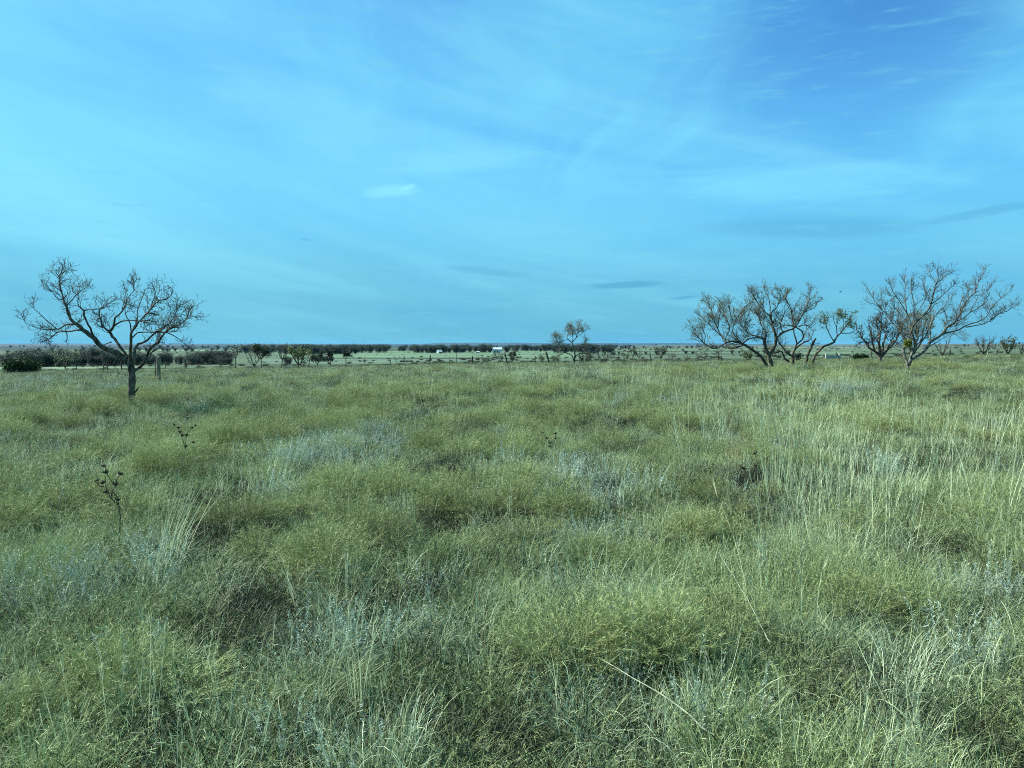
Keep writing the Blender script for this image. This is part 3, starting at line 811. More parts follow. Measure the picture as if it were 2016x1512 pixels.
LT = (0, 500, 4.8)
traced_tree('mesquite_tree', 'lone bare mesquite tree with thick rough trunk and wide crooked limbs, left of the field', LT, (1242, 1385), 19.0, [
 [(1242, 1385, 37), (1243, 1300, 35), (1248, 1200, 33), (1247, 1120, 33), (1236, 1060, 31), (1220, 1010, 24)],
 [(1236, 1070, 26), (1185, 1005, 27), (1120, 955, 36), (1040, 905, 25), (960, 880, 24), (890, 800, 23), (820, 745, 22), (750, 690, 18), (690, 640, 17), (650, 580, 14), (632, 520, 12), (628, 490, 11), (600, 440, 9), (585, 370, 8), (565, 290, 7), (560, 240, 5), (575, 180, 4), (590, 130, 3), (580, 80, 2)],
 [(630, 490, 8), (665, 450, 6), (710, 400, 5), (760, 350, 4), (820, 310, 3), (850, 260, 2)],
 [(590, 430, 6), (550, 425, 5), (500, 370, 4), (450, 310, 3), (390, 245, 2)],
 [(560, 240, 4), (530, 210, 3), (500, 180, 3), (465, 150, 2)],
 [(568, 200, 4), (610, 170, 3), (655, 140, 2)],
 [(830, 745, 12), (740, 715, 9), (660, 730, 8), (600, 735, 7), (540, 740, 6), (500, 780, 5), (450, 810, 4), (380, 835, 3)],
 [(725, 665, 9), (660, 660, 8), (600, 680, 7), (550, 715, 6), (480, 715, 5), (380, 710, 4), (300, 680, 3), (240, 650, 3), (200, 560, 2)],
 [(550, 715, 5), (480, 660, 4), (420, 610, 4), (370, 560, 3), (310, 500, 3), (320, 420, 2)],
 [(880, 775, 12), (855, 700, 10), (820, 640, 9), (795, 580, 10), (795, 540, 9), (750, 500, 6), (735, 470, 5), (740, 400, 4), (690, 360, 4), (690, 310, 3), (760, 305, 3), (835, 290, 2)],
 [(795, 535, 6), (830, 525, 5), (900, 525, 5), (950, 515, 4), (1000, 480, 4), (1060, 450, 3), (1105, 420, 2)],
 [(1205, 985, 18), (1190, 950, 14), (1140, 890, 14), (1100, 830, 13), (1060, 780, 15), (1035, 735, 14), (985, 700, 9), (960, 650, 8), (940, 590, 7), (935, 540, 6), (950, 520, 5), (1030, 490, 3)],
 [(1035, 735, 13), (1060, 710, 13), (1080, 660, 12), (1085, 600, 10), (1130, 570, 8), (1160, 530, 8), (1190, 480, 6), (1200, 430, 5), (1240, 380, 4), (1265, 330, 4), (1270, 270, 3), (1300, 225, 2)],
 [(1080, 680, 9), (1130, 650, 8), (1190, 630, 7), (1260, 630, 6), (1330, 635, 5), (1400, 625, 4), (1470, 655, 3)],
 [(1230, 1010, 18), (1225, 950, 16), (1235, 880, 15), (1240, 800, 14), (1240, 740, 12), (1270, 700, 11), (1310, 650, 9), (1360, 590, 8), (1420, 530, 7), (1450, 490, 6), (1500, 440, 5), (1570, 430, 4), (1620, 390, 3), (1640, 350, 2)],
 [(1420, 530, 6), (1440, 450, 5), (1470, 390, 4), (1460, 330, 4), (1425, 260, 3)],
 [(1500, 440, 4), (1480, 400, 3), (1510, 340, 3), (1500, 280, 2)],
 [(1240, 760, 8), (1230, 660, 6), (1200, 600, 5), (1180, 520, 4), (1195, 420, 3), (1160, 260, 2)],
 [(1250, 730, 8), (1290, 640, 6), (1300, 540, 5), (1330, 450, 4), (1370, 330, 3)],
 [(1248, 1050, 20), (1265, 980, 17), (1275, 900, 15), (1310, 850, 14), (1370, 830, 11), (1420, 790, 10), (1480, 740, 9), (1560, 740, 8), (1620, 700, 8), (1690, 670, 7), (1750, 630, 7), (1780, 580, 5), (1790, 530, 4), (1840, 490, 2)],
 [(1262, 1108, 17), (1320, 1070, 14), (1365, 1030, 13), (1385, 970, 14), (1430, 880, 15), (1490, 840, 13), (1530, 780, 12), (1560, 740, 10), (1620, 690, 6), (1680, 650, 4)],
 [(1365, 1035, 9), (1410, 1015, 6), (1450, 1000, 3)],
 [(1415, 950, 8), (1450, 920, 7), (1490, 895, 6)],
 [(1560, 740, 7), (1620, 760, 6), (1690, 800, 4), (1740, 840, 3), (1800, 890, 2)],
 [(1250, 790, 8), (1300, 745, 7), (1380, 740, 6), (1480, 735, 6), (1560, 690, 5), (1610, 640, 5), (1660, 570, 4), (1665, 500, 3), (1680, 420, 2)],
 [(1765, 620, 5), (1800, 590, 4), (1850, 590, 3), (1890, 590, 2)],
 [(1180, 1010, 8), (1120, 1010, 6), (1060, 970, 7), (1050, 1035, 7), (1000, 1075, 4), (940, 1080, 3), (880, 1040, 2)],
 [(1060, 830, 6), (1000, 850, 5), (960, 880, 3), (900, 905, 2)],
 [(1270, 1310, 11), (1290, 1285, 9), (1306, 1266, 7)],
 ], P_BARE, 4, mats=('bark', 'twig_mid'), depth=0.55, tmin=0.3, rscale=.9)

MT = (1080, 620, 6.3)
traced_tree('mesquite_tree', 'small mesquite tree with rounded thinly leafed crown standing alone beyond the crest, centre right', MT, (320, 595), 72.0, [
 [(320, 592, 10), (325, 530, 9), (325, 460, 9), (320, 410, 8), (297, 370, 7), (290, 340, 6)],
 [(290, 345, 6), (245, 305, 5), (225, 270, 4), (240, 250, 4), (260, 220, 3), (215, 180, 2)],
 [(245, 305, 4), (200, 312, 3), (155, 315, 2), (120, 250, 2)],
 [(295, 335, 6), (345, 280, 5), (350, 240, 4), (380, 200, 3), (370, 140, 2), (380, 100, 1.5)],
 [(345, 280, 4), (400, 240, 3), (450, 190, 2), (480, 150, 1.5)],
 [(315, 570, 8), (290, 505, 6), (240, 480, 6), (190, 460, 6), (165, 400, 5), (130, 370, 4), (100, 310, 3), (80, 260, 2)],
 [(190, 465, 4), (140, 500, 4), (95, 540, 3), (60, 550, 2)],
 [(330, 515, 7), (370, 485, 6), (430, 475, 5), (490, 480, 5), (540, 460, 4), (575, 470, 2)],
 [(490, 480, 4), (530, 510, 3), (530, 550, 2)],
 [(325, 450, 5), (390, 380, 4), (450, 360, 3), (470, 300, 2)],
 [(290, 350, 4), (300, 280, 3), (290, 200, 2.5), (270, 140, 2)],
 ], dict(P_WISP, lref=.03, dens=[8, 9, 7.5], len=[0.9, 0.5, 0.3], rad=[.020, .013, .011], rmin=.0095, kink=.3), 5, mats=('bark', 'twig_grey'),
 leaf=('leaf_pale', 4, (.05, .10), (.02, .035), .06, 1.7, .6), depth=0.6)

CT = (1340, 540, 5.6)
traced_tree('mesquite_tree', 'widest twin-trunked mesquite with low sweeping limbs at front of the clump', CT, (1000, 1060), 38.5, [
 [(1005, 1058, 27), (1002, 1000, 24), (978, 930, 23), (970, 880, 21)],
 [(970, 885, 18), (935, 810, 17), (925, 740, 15), (930, 705, 14), (945, 650, 8), (905, 590, 6), (870, 500, 5), (840, 430, 4), (820, 380, 3)],
 [(980, 880, 18), (1030, 810, 17), (1050, 740, 16), (1045, 660, 14), (1020, 590, 12), (1000, 500, 9), (970, 450, 8), (935, 420, 6), (880, 360, 6), (830, 280, 5), (790, 210, 3), (770, 160, 2)],
 [(1050, 715, 11), (1085, 675, 10), (1130, 640, 12), (1200, 615, 10), (1250, 590, 8), (1300, 530, 6), (1350, 430, 5), (1400, 350, 4), (1425, 250, 3), (1430, 150, 2)],
 [(1000, 500, 7), (1000, 420, 6), (1050, 380, 5), (1090, 290, 4), (1110, 200, 3), (1095, 150, 2)],
 [(985, 460, 6), (985, 340, 5), (960, 240, 4), (930, 180, 3), (930, 120, 2)],
 [(930, 705, 9), (870, 690, 8), (820, 680, 8), (760, 660, 7), (700, 600, 5), (670, 540, 4), (660, 470, 3), (690, 390, 2)],
 [(985, 1048, 18), (965, 1030, 18), (930, 970, 17), (880, 900, 15), (800, 840, 14), (740, 800, 13), (690, 770, 13), (650, 755, 12), (560, 740, 8), (500, 760, 8), (440, 790, 7), (400, 815, 6), (330, 805, 5), (260, 760, 5), (200, 700, 4), (150, 640, 3), (125, 560, 2)],
 [(690, 778, 9), (620, 808, 10), (570, 815, 9), (510, 795, 8), (490, 740, 6), (450, 680, 6), (410, 600, 6), (370, 500, 5), (340, 400, 4), (310, 330, 3), (285, 270, 2)],
 [(690, 755, 9), (770, 705, 8), (870, 700, 7), (935, 712, 8)],
 [(495, 750, 6), (505, 680, 5), (540, 600, 5), (520, 520, 4), (480, 440, 3), (470, 380, 2)],
 [(660, 745, 7), (610, 690, 6), (575, 620, 5), (590, 540, 4), (620, 480, 4), (680, 400, 3), (740, 330, 3), (795, 305, 2)],
 [(450, 685, 5), (380, 620, 4), (300, 540, 4), (240, 480, 3), (195, 430, 2)],
 [(410, 600, 5), (420, 500, 4), (440, 400, 3), (430, 290, 2)],
 [(600, 560, 4), (560, 470, 4), (540, 380, 3), (530, 280, 2)],
 [(700, 600, 4), (720, 500, 4), (760, 420, 3), (790, 330, 2)],
 [(1250, 590, 6), (1230, 480, 5), (1215, 370, 4), (1160, 280, 3), (1180, 170, 2)],
 [(1350, 430, 4), (1420, 390, 4), (1480, 370, 3), (1510, 300, 2)],
 [(830, 560, 4), (760, 560, 4), (690, 690, 3)],
 [(260, 760, 4), (270, 680, 4), (240, 600, 3), (230, 520, 2)],
 [(1130, 640, 6), (1100, 560, 5), (1130, 470, 4), (1150, 400, 3)],
 ], P_WISP, 6, mats=('bark', 'twig_mid'), leaf=('leaf_pale', 6.0, (.05, .12), (.016, .030), .05, .8, .45), depth=0.6)

traced_tree('mesquite_tree', 'dark forked mesquite behind the widest tree of the clump, its arching limbs bare', CT, (1240, 965), 46.0, [
 [(1240, 963, 17), (1235, 900, 15), (1238, 860, 13)],
 [(1238, 865, 12), (1255, 835, 11), (1300, 790, 9), (1360, 750, 8), (1415, 730, 7), (1440, 690, 4), (1470, 620, 3)],
 [(1228, 900, 12), (1175, 870, 11), (1130, 810, 9), (1090, 760, 6), (1060, 680, 4), (1080, 600, 3)],
 [(1250, 840, 9), (1280, 760, 8), (1255, 670, 7), (1240, 560, 6), (1230, 470, 5), (1210, 370, 4), (1170, 290, 3), (1120, 220, 2)],
 [(1285, 770, 8), (1350, 700, 8), (1335, 625, 7), (1240, 575, 7), (1150, 560, 6), (1060, 600, 4)],
 [(1245, 590, 5), (1290, 500, 4), (1320, 400, 3), (1340, 320, 2)],
 [(1345, 690, 5), (1400, 600, 4), (1450, 540, 3), (1480, 480, 2)],
 [(1195, 962, 11), (1150, 930, 10), (1130, 890, 10), (1110, 850, 8), (1020, 870, 6), (980, 850, 3)],
 [(1110, 905, 5), (1050, 905, 4), (1000, 890, 3)],
 [(1300, 580, 5), (1380, 560, 4), (1440, 590, 3)],
 ], dict(P_WISP, dens=[4.5, 6.5, 6.0], len=[1.0, .5, .27]), 7, mats=('bark', 'twig_mid'), depth=0.6)

traced_tree('broken_tree', 'leaning dark trunk snapped off at the top, beside the right-leaning slim tree', CT, (1385, 970), 45.5, [
 [(1385, 968, 15), (1395, 910, 15), (1430, 820, 14), (1460, 760, 13), (1490, 708, 9)],
 [(1440, 800, 4), (1480, 770, 3), (1540, 760, 2)],
 [(1455, 770, 4), (1440, 700, 3), (1400, 650, 2)],
 ], dict(P_WISP, dens=[2.0, 3, 3], len=[.6, .4, .25]), 8, depth=0.3)

traced_tree('mesquite_tree', 'slim mesquite leaning right with green-yellow tufted crown, right end of the clump', CT, (1445, 965), 44.5, [
 [(1442, 966, 14), (1480, 900, 13), (1530, 840, 12), (1590, 790, 11), (1650, 770, 11), (1690, 752, 10)],
 [(1690, 752, 10), (1715, 700, 8), (1760, 650, 6), (1800, 600, 5), (1840, 550, 4), (1870, 480, 3), (1880, 420, 2)],
 [(1690, 740, 7), (1675, 715, 6), (1640, 660, 5), (1610, 590, 4), (1590, 500, 3), (1580, 440, 2)],
 [(1725, 690, 5), (1720, 580, 4), (1740, 480, 3), (1750, 390, 2)],
 [(1760, 650, 5), (1850, 650, 4), (1920, 625, 3), (1950, 590, 2)],
 [(1790, 615, 4), (1800, 520, 3), (1780, 430, 2)],
 [(1720, 585, 3), (1690, 520, 3), (1680, 450, 2)],
 ], dict(P_WISP, dens=[5.0, 7.0, 6.0], len=[0.8, .42, .24]), 9, mats=('bark', 'twig_mid'), leaf=('leaf_olive', 22, (.07, .16), (.024, .042), .06, 1.6, .85), depth=0.5)

RT = (1660, 510, 5.663)
right_tree, rlimbs, _ = traced_tree('mesquite_tree', 'big bare grey-barked mesquite with long limb sweeping up to the right', RT, (722, 1242), 36.5, [
 [(720, 1243, 19), (730, 1190, 18), (742, 1145, 20), (756, 1110, 19)],
 [(752, 1118, 20), (810, 1085, 20), (870, 1050, 19), (930, 990, 18), (965, 930, 16), (1040, 880, 14), (1110, 830, 14), (1150, 770, 13), (1210, 730, 13), (1260, 680, 11), (1310, 600, 9), (1345, 520, 8), (1400, 440, 7), (1460, 380, 6), (1490, 310, 5), (1530, 220, 3), (1575, 145, 2)],
 [(1110, 830, 10), (1200, 810, 9), (1300, 785, 8), (1370, 740, 8), (1450, 715, 7), (1520, 690, 6), (1600, 640, 5), (1640, 560, 4), (1720, 470, 4), (1800, 400, 3), (1845, 365, 2)],
 [(1370, 760, 7), (1480, 740, 6), (1580, 715, 5), (1660, 670, 5), (1740, 610, 4), (1830, 580, 3), (1900, 530, 2), (1940, 485, 1.5)],
 [(1260, 690, 7), (1340, 660, 6), (1410, 600, 5), (1480, 560, 4), (1560, 500, 3), (1620, 440, 2)],
 [(1310, 610, 6), (1300, 520, 5), (1330, 440, 4), (1390, 380, 3), (1350, 270, 2)],
 [(1410, 600, 4), (1450, 520, 4), (1500, 440, 3), (1580, 380, 3), (1680, 260, 2)],
 [(962, 925, 8), (970, 840, 8), (975, 760, 8), (982, 700, 8), (1020, 640, 6), (1060, 590, 5), (1130, 530, 4), (1180, 450, 3), (1260, 365, 2)],
 [(748, 1125, 14), (765, 1060, 15), (800, 1000, 13), (792, 900, 12), (762, 830, 11), (770, 760, 12), (800, 710, 12), (860, 660, 10), (920, 600, 9), (965, 530, 9), (990, 450, 8), (1010, 370, 7), (1030, 290, 5), (1060, 200, 4), (1045, 110, 2)],
 [(985, 500, 6), (1070, 440, 5), (1130, 380, 4), (1200, 320, 3), (1270, 262, 2)],
 [(1030, 290, 4), (1100, 220, 3), (1160, 170, 3), (1225, 142, 2)],
 [(1030, 255, 4), (975, 190, 3), (960, 115, 2)],
 [(768, 780, 8), (740, 680, 7), (710, 610, 7), (700, 520, 6), (690, 430, 5), (690, 330, 4), (680, 195, 2)],
 [(785, 720, 6), (790, 600, 6), (790, 510, 5), (770, 420, 4), (760, 330, 3), (765, 195, 2)],
 [(712, 612, 6), (660, 520, 5), (600, 430, 4), (560, 370, 3), (510, 265, 2)],
 [(790, 640, 5), (840, 570, 5), (900, 470, 4), (920, 400, 3), (890, 235, 2)],
 [(765, 880, 9), (680, 840, 8), (600, 760, 7), (540, 700, 6), (490, 620, 5), (430, 560, 5), (370, 490, 4), (330, 430, 3), (290, 360, 3), (252, 297, 2)],
 [(540, 700, 5), (560, 600, 4), (570, 480, 3), (490, 360, 2)],
 [(430, 560, 4), (370, 510, 3), (270, 485, 2)],
 [(490, 620, 4), (450, 530, 3), (430, 400, 2)],
 [(1120, 560, 4), (1150, 640, 4), (1140, 740, 3)],
 [(965, 970, 6), (1040, 930, 5), (1120, 880, 4), (1230, 830, 3), (1300, 880, 2), (1370, 930, 1.5)],
 [(722, 1180, 15), (692, 1110, 15), (676, 1040, 15), (690, 965, 13), (735, 880, 10), (745, 800, 8), (720, 720, 5), (650, 640, 4), (600, 560, 3)],
 ], dict(P_BARE, dens=[6.5, 8.5, 7.0], len=[0.95, 0.44, 0.22], rad=[.015, .009, .007], rmin=.0060, lref=.036, up=.34, kink=.22), 10, mats=('bark_grey', 'twig_mid'), depth=0.5)

# yellow-green clump of mistletoe caught in the big bare tree
def leafy_ball(name, loc_, label, cat, rad, n, mat, seed, L, w, parent=None, flat=1.0):
    r = np.random.default_rng(seed)
    c = r.normal(0, 1, (9, 3)); c /= np.linalg.norm(c, axis=1)[:, None]; c *= rad * .3
    pos = c[r.integers(0, 9, n)] + r.normal(0, rad * .3, (n, 3)); pos *= np.minimum(1, rad / (np.linalg.norm(pos, axis=1)[:, None] + 1e-6)); pos[:, 2] *= flat
    o_ = link(bpy.data.objects.new(name, plant_mesh(name, [bits(r, pos, pos + r.normal(0, rad * .5, (n, 3)), L, w)], mat)), parent)
    o_.location = loc_
    if label: tag(o_, label, cat)
    return o_
d_ = ray(1660 + 700 / 5.663, 510 + 935 / 5.663)
leafy_ball('mistletoe', (d_[0] * 36.5, 36.35, EYE + d_[2] * 36.5), 'yellow-green ball of mistletoe hanging low in the big bare tree', 'mistletoe', 0.19, 800, M['leaf_mistletoe'], 3, (.05, .1), (.025, .045))

# ---- trees grown from a list of stems
def grown_tree(name, label, px, dist, h, wd, seed, mats=('bark', 'far_twig'), leaf=None, cat='tree', group=None, stems=4, lean=0.0, trunk=0.15, P=None, thick=1.0, up=.28):
    """h height, wd crown width in metres; stems rise from a short trunk and spread"""
    rng = np.random.default_rng(seed)
    foot = at(px, dist); root = empty(name, foot, label, cat, group)
    T = Tubes(); W = Tubes(); tips = []
    tz = trunk * h; tr = max(.02, h * .022 * thick)
    base = np.array([[0, 0, -.3], [lean * tz * .3, 0, tz * .4], [lean * tz, 0, tz]])
    if trunk > 0.02: T.add(base, [tr * 1.3, tr * 1.1, tr], 7, .08, rng)
    Pp = dict(dens=[2.4 / h * 3.2, 4.2 / h * 3.2, 3.6 / h * 3.2], len=[h * .30, h * .17, h * .09], rad=[.026 * thick, .019 * thick, .015 * thick], seg=[4, 3, 3], up=up, kink=.28, rmin=.012 * thick)
    if P: Pp.update(P)
    for k in range(stems):
        a = 2 * math.pi * (k + rng.uniform(-.3, .3)) / stems
        ex = np.array([math.cos(a) * wd * .5 * rng.uniform(.55, .95) + lean * h, math.sin(a) * wd * .45 * rng.uniform(.4, .9), h * rng.uniform(.72, .98)])
        s = base[-1]
        mid = s + (ex - s) * .45 + np.array([math.cos(a) * wd * .08, 0, h * rng.uniform(-.05, .08)])
        pth = smooth_path(np.array([s, mid, ex]), h * .09); pth[1:] += rng.normal(0, h * .012, (len(pth) - 1, 3))
        rr = np.linspace(tr * .75, tr * .14 + .004, len(pth))
        T.add(pth, rr, 6, .06, rng)
        sprout(W, pth, rr, 0, rng, Pp, tips, .2)
        tips.append(pth[len(pth) // 2:])
    link(bpy.data.objects.new('trunk', T.mesh('trunk', M[mats[0]])), root)
    if W.n: link(bpy.data.objects.new('crown', W.mesh('crown', M[mats[1]], False)), root)
    if leaf:
        lm, per, L, w, sp_, pick = leaf
        lv = leaves(tips, rng, per, L, w, sp_, tz, pick)
        if lv is not None: link(bpy.data.objects.new('foliage', plant_mesh('foliage', [lv], M[lm])), root)
    return root
m_ = lambda px_h, d: px_h / F * d

# two bushy mesquites behind the big bare tree
grown_tree('mesquite_tree', 'dome-shaped dark mesquite with twiggy drooping crown, left behind the big bare tree', 1733, 52, m_(100, 52), m_(122, 52), 31, stems=7, trunk=.12, thick=1.5,
           P=dict(dens=[4.5, 5.5, 5.5], len=[1.1, .6, .32], rad=[.026, .018, .014], rmin=.012), up=.1)
grown_tree('mesquite_tree', 'grey-green mesquite with dense hazy crown directly behind the big bare tree', 1798, 57, m_(98, 57), m_(96, 57), 32, stems=7, trunk=.15, thick=1.3, mats=('bark_grey', 'twig_grey'),
           P=dict(dens=[4.5, 6.0, 6.0], len=[1.1, .6, .32], rad=[.026, .018, .014], rmin=.012), leaf=('leaf_pale', 9, (.05, .12), (.02, .035), .05, .7))

BARE_FAR = dict(stems=5, trunk=.2)
def lf(mat, per=14, pick=.9, L=(.10, .22), w=(.05, .10), sp=.10): return (mat, per, L, w, sp, pick)
# (name, label, column, distance, height px, width px, options)
MID = [
 ('shrub_tree', 'grey-green bushy tree with rounded top beside the dark juniper, left edge', 128, 112, 36, 62, dict(stems=8, trunk=.1, leaf=lf('leaf_pale', 7, .6))),
 ('mesquite_tree', 'thin straight tree with sparse ragged top, leftmost of the row beyond the crest', 464, 84, 40, 20, dict(stems=3, trunk=.45, leaf=lf('leaf_dark', 16, .9))),
 ('mesquite_tree', 'bare fan-shaped mesquite with pale lower trunk, second of the row beyond the crest', 501, 84, 40, 46, dict(stems=6, trunk=.12, thick=1.2)),
 ('mesquite_tree', 'dark bushy tree with solid leafy top just right of the bare fan-shaped mesquite', 514, 92, 40, 30, dict(stems=6, trunk=.4, leaf=lf('leaf_dark', 40, 1))),
 ('mesquite_tree', 'grey round-crowned bare tree with curved trunk between the bushy and yellow-green trees', 554, 84, 41, 36, dict(stems=6, trunk=.4, lean=.1, P=dict(dens=[3.2, 4.6, 4.4]))),
 ('mesquite_tree', 'yellow-green leafy mesquite with spreading crown left of the pasture', 588, 82, 42, 58, dict(stems=8, trunk=.16, thick=1.2, leaf=lf('leaf_olive', 20, .75))),
 ('shrub_tree', 'dark low bush right behind the yellow-green mesquite', 625, 120, 26, 34, dict(stems=6, trunk=.15, leaf=lf('leaf_dark', 30, .9))),
 ('small_tree', 'small oval dark tree on a thin stem at the pasture edge', 651, 96, 28, 13, dict(stems=5, trunk=.4, leaf=lf('leaf_dark', 30, 1, (.1, .2), (.05, .1), .06))),
 ('small_tree', 'round dark leafy tree on a straight stem with a wing-like branch', 681, 92, 27, 18, dict(stems=6, trunk=.5, leaf=lf('leaf_dark', 50, 1, (.1, .2), (.06, .1), .07))),
 ('small_tree', 'tiny bare tree alone in front of the wide pasture', 780, 110, 15, 16, dict(stems=4, trunk=.35)),
 ('dead_tree', 'thin broken snag with one short side branch among the fence posts', 899, 98, 22, 6, dict(stems=2, trunk=.7)),
 ('small_tree', 'small forked bare tree with two thin leaning stems below the farm', 944, 100, 15, 18, dict(stems=3, trunk=.15)),
 ('shrub_tree', 'grey twiggy bush spreading wide below the white barn', 984, 96, 19, 28, dict(stems=7, trunk=.1, leaf=lf('leaf_dark', 9, .6))),
 ('shrub_tree', 'compact dark shrub on a short stem right of the grey twiggy bush', 1008, 100, 18, 16, dict(stems=6, trunk=.2, leaf=lf('leaf_dark', 30, .9))),
 ('shrub', 'low olive bush between two leaning fence posts', 1067, 92, 14, 17, dict(stems=8, trunk=.03, cat='shrub', leaf=lf('leaf_olive', 12, .7))),
 ('shrub', 'low olive bush left below the round-crowned lone mesquite', 1093, 86, 13, 18, dict(stems=8, trunk=.03, cat='shrub', leaf=lf('leaf_olive', 14, .7))),
 ('shrub', 'dark rounded shrub right below the round-crowned lone mesquite', 1152, 84, 16, 30, dict(stems=9, trunk=.03, cat='shrub', leaf=lf('leaf_dark', 16, .8))),
 ('mesquite_tree', 'wide bare bush of many thin stems just right of the lone mesquite', 1192, 80, 24, 46, dict(stems=9, trunk=.08)),
 ('shrub', 'low feathery bush beside a thin upright fence post', 1231, 88, 16, 17, dict(stems=7, trunk=.05, cat='shrub', leaf=lf('leaf_olive', 7, .5))),
 ('mesquite_tree', 'upright dark bare tree, left of two standing close together', 1246, 88, 24, 18, dict(stems=4, trunk=.35, leaf=lf('leaf_dark', 12, .6))),
 ('mesquite_tree', 'upright grey bare tree, right of two standing close together', 1258, 90, 22, 18, dict(stems=5, trunk=.3)),
 ('mesquite_tree', 'grey bushy tree with leafy top behind the leaning fence post', 1301, 86, 26, 24, dict(stems=6, trunk=.25, leaf=lf('leaf_dark', 18, .8))),
 ('shrub', 'faint bare shrub right of the grey bushy tree', 1322, 88, 18, 18, dict(stems=6, trunk=.1, cat='shrub')),
 ('shrub', 'bare V-shaped shrub nearest left of the clump of trees', 1351, 86, 16, 20, dict(stems=5, trunk=.05, cat='shrub')),
 ('shrub', 'thorny bare shrub under the left limbs of the clump', 1381, 80, 17, 34, dict(stems=8, trunk=.05, cat='shrub')),
 ('shrub', 'olive rounded shrub seen under the low left limb of the clump', 1472, 90, 15, 28, dict(stems=9, trunk=.03, cat='shrub', leaf=lf('leaf_olive', 14, .8))),
 ('shrub', 'small green yucca-like shrub between the trunks of the clump', 1569, 70, 14, 12, dict(stems=8, trunk=.03, cat='shrub', leaf=lf('leaf_dark', 24, .9))),
 ('mesquite_tree', 'faint bare bush under the long limb of the big tree', 1854, 84, 37, 40, dict(stems=8, trunk=.1, P=dict(dens=[1.4, 2.2, 2.0]))),
 ('mesquite_tree', 'bare many-stemmed bush standing on the right skyline', 1936, 84, 39, 52, dict(stems=9, trunk=.1, thick=1.1)),
 ('mesquite_tree', 'green-tinged rounded bush at the right skyline', 1984, 84, 34, 34, dict(stems=9, trunk=.1, leaf=lf('leaf_olive', 9, .7))),
 ('shrub', 'small bare shrub cut by the right edge of the photo', 2010, 84, 24, 18, dict(stems=6, trunk=.1, cat='shrub')),
]
for k, (nm, lb, px, dd, hp, wp, kw) in enumerate(MID):
    grown_tree(nm, lb, px, dd, m_(hp * 1.1 + 3, dd), m_(wp, dd), 100 + k, **kw)

# dense dark juniper on the left and dark shrub by the fence
def evergreen(name, label, px, dist, wd, h, seed, mat, n=5200):
    r = np.random.default_rng(seed); foot = at(px, dist)
    root = empty(name, foot, label, 'shrub')
    T = Tubes(); pos = []; dr = []
    for k in range(46):
        a = r.uniform(0, 2 * math.pi); q = math.sqrt(r.random())
        e = np.array([math.cos(a) * q * wd * .5, math.sin(a) * q * wd * .38, h * (1 - .35 * q ** 2.5) * r.uniform(.8, 1.04)])
        b_ = np.array([e[0] * .35, e[1] * .35, 0]); mid = np.array([e[0] * .92, e[1] * .92, h * .4])
        pth = smooth_path(np.array([b_, mid, e]), h * .12); T.add(pth, np.linspace(.04, .01, len(pth)), 5)
        m = n // 46; t = r.beta(2.2, 1.3, m) * (len(pth) - 1); i = np.minimum(t.astype(int), len(pth) - 2)
        p = pth[i] + (pth[i + 1] - pth[i]) * (t - i)[:, None]
        fade = (.17 * h * (1.05 - .6 * t / len(pth)))[:, None]
        pos.append(p + r.normal(0, 1, (m, 3)) * fade * .8); dr.append(r.normal(0, .55, (m, 3)) + np.array([0, 0, .8]))
    pos = np.concatenate(pos); pos[:, 2] = np.abs(pos[:, 2])
    link(bpy.data.objects.new('stems', T.mesh('stems', M['bark'])), root)
    link(bpy.data.objects.new('foliage', plant_mesh('foliage', [bits(r, pos, np.concatenate(dr), (.10, .24), (.03, .07))], M[mat])), root)
    return root
evergreen('juniper_bush', 'dense dark green juniper bush at the left edge below the woods', 47, 62, m_(74, 62), m_(33, 62), 71, 'leaf_juniper', 9000)
evergreen('juniper_bush', 'small dark green spiky bush beside the dome-shaped mesquite', 1694, 66, m_(28, 66), m_(14, 66), 72, 'leaf_juniper', 2600)
# ------------------------------------------------------------------ woods and far rows of trees that read as one mass
def wood_tree(s):
    """bare winter tree as it looks from afar: stems and a haze of twigs; unit height"""
    r = np.random.default_rng(s); T = []
    N = 9; pos, dr = [], []
    st_p, st_d = [], []
    for k in range(N):
        a = r.uniform(0, 6.28); e = np.array([math.cos(a) * r.uniform(.1, .5), math.sin(a) * r.uniform(.1, .5), r.uniform(.7, 1.0)])
        for t0 in np.linspace(0, .8, 5):
            st_p.append(e * t0 * np.array([t0, t0, 1])); st_d.append(e * (t0 + .2) * np.array([t0 + .2, t0 + .2, 1]) - st_p[-1])
        m = 380; t = r.beta(2.4, 1.4, m)[:, None]
        pos.append(e * t * np.concatenate([t, t, np.ones((m, 1))], 1) + r.normal(0, .085, (m, 3))); dr.append(r.normal(0, .7, (m, 3)) + np.array([0, 0, .5]))
    a_ = bits(r, np.array(st_p), np.array(st_d), (.22, .24), (.02, .03))
    p_ = np.concatenate(pos); p_[:, 2] = np.abs(p_[:, 2])
    return [a_, bits(r, p_, np.concatenate(dr), (.04, .11), (.006, .016))]
M['woods'] = blade_mat('bare_woods', [(0.020, 0.031, 0.026), (0.045, 0.062, 0.049), (0.09, 0.115, 0.083)], 0.3, 0.1, wscale=.05)
M['treeline'] = blade_mat('treeline', [(0.018, 0.030, 0.024), (0.038, 0.054, 0.040), (0.068, 0.092, 0.06)], 0.25, 0.1, wscale=.02)
S_wood = source('woods', wood_tree, (31, 32, 33, 34), M['woods'])
S_line = source('treeline', wood_tree, (35, 36, 37, 38), M['treeline'])
r = np.random.default_rng(61)
def row_of(n, u0, u1, d0, d1, h0, h1):
    uu = r.uniform(u0, u1, n); dd = r.uniform(d0, d1, n); hh = r.uniform(h0, h1, n)
    return (uu - 1008) / F * dd, dd, hh
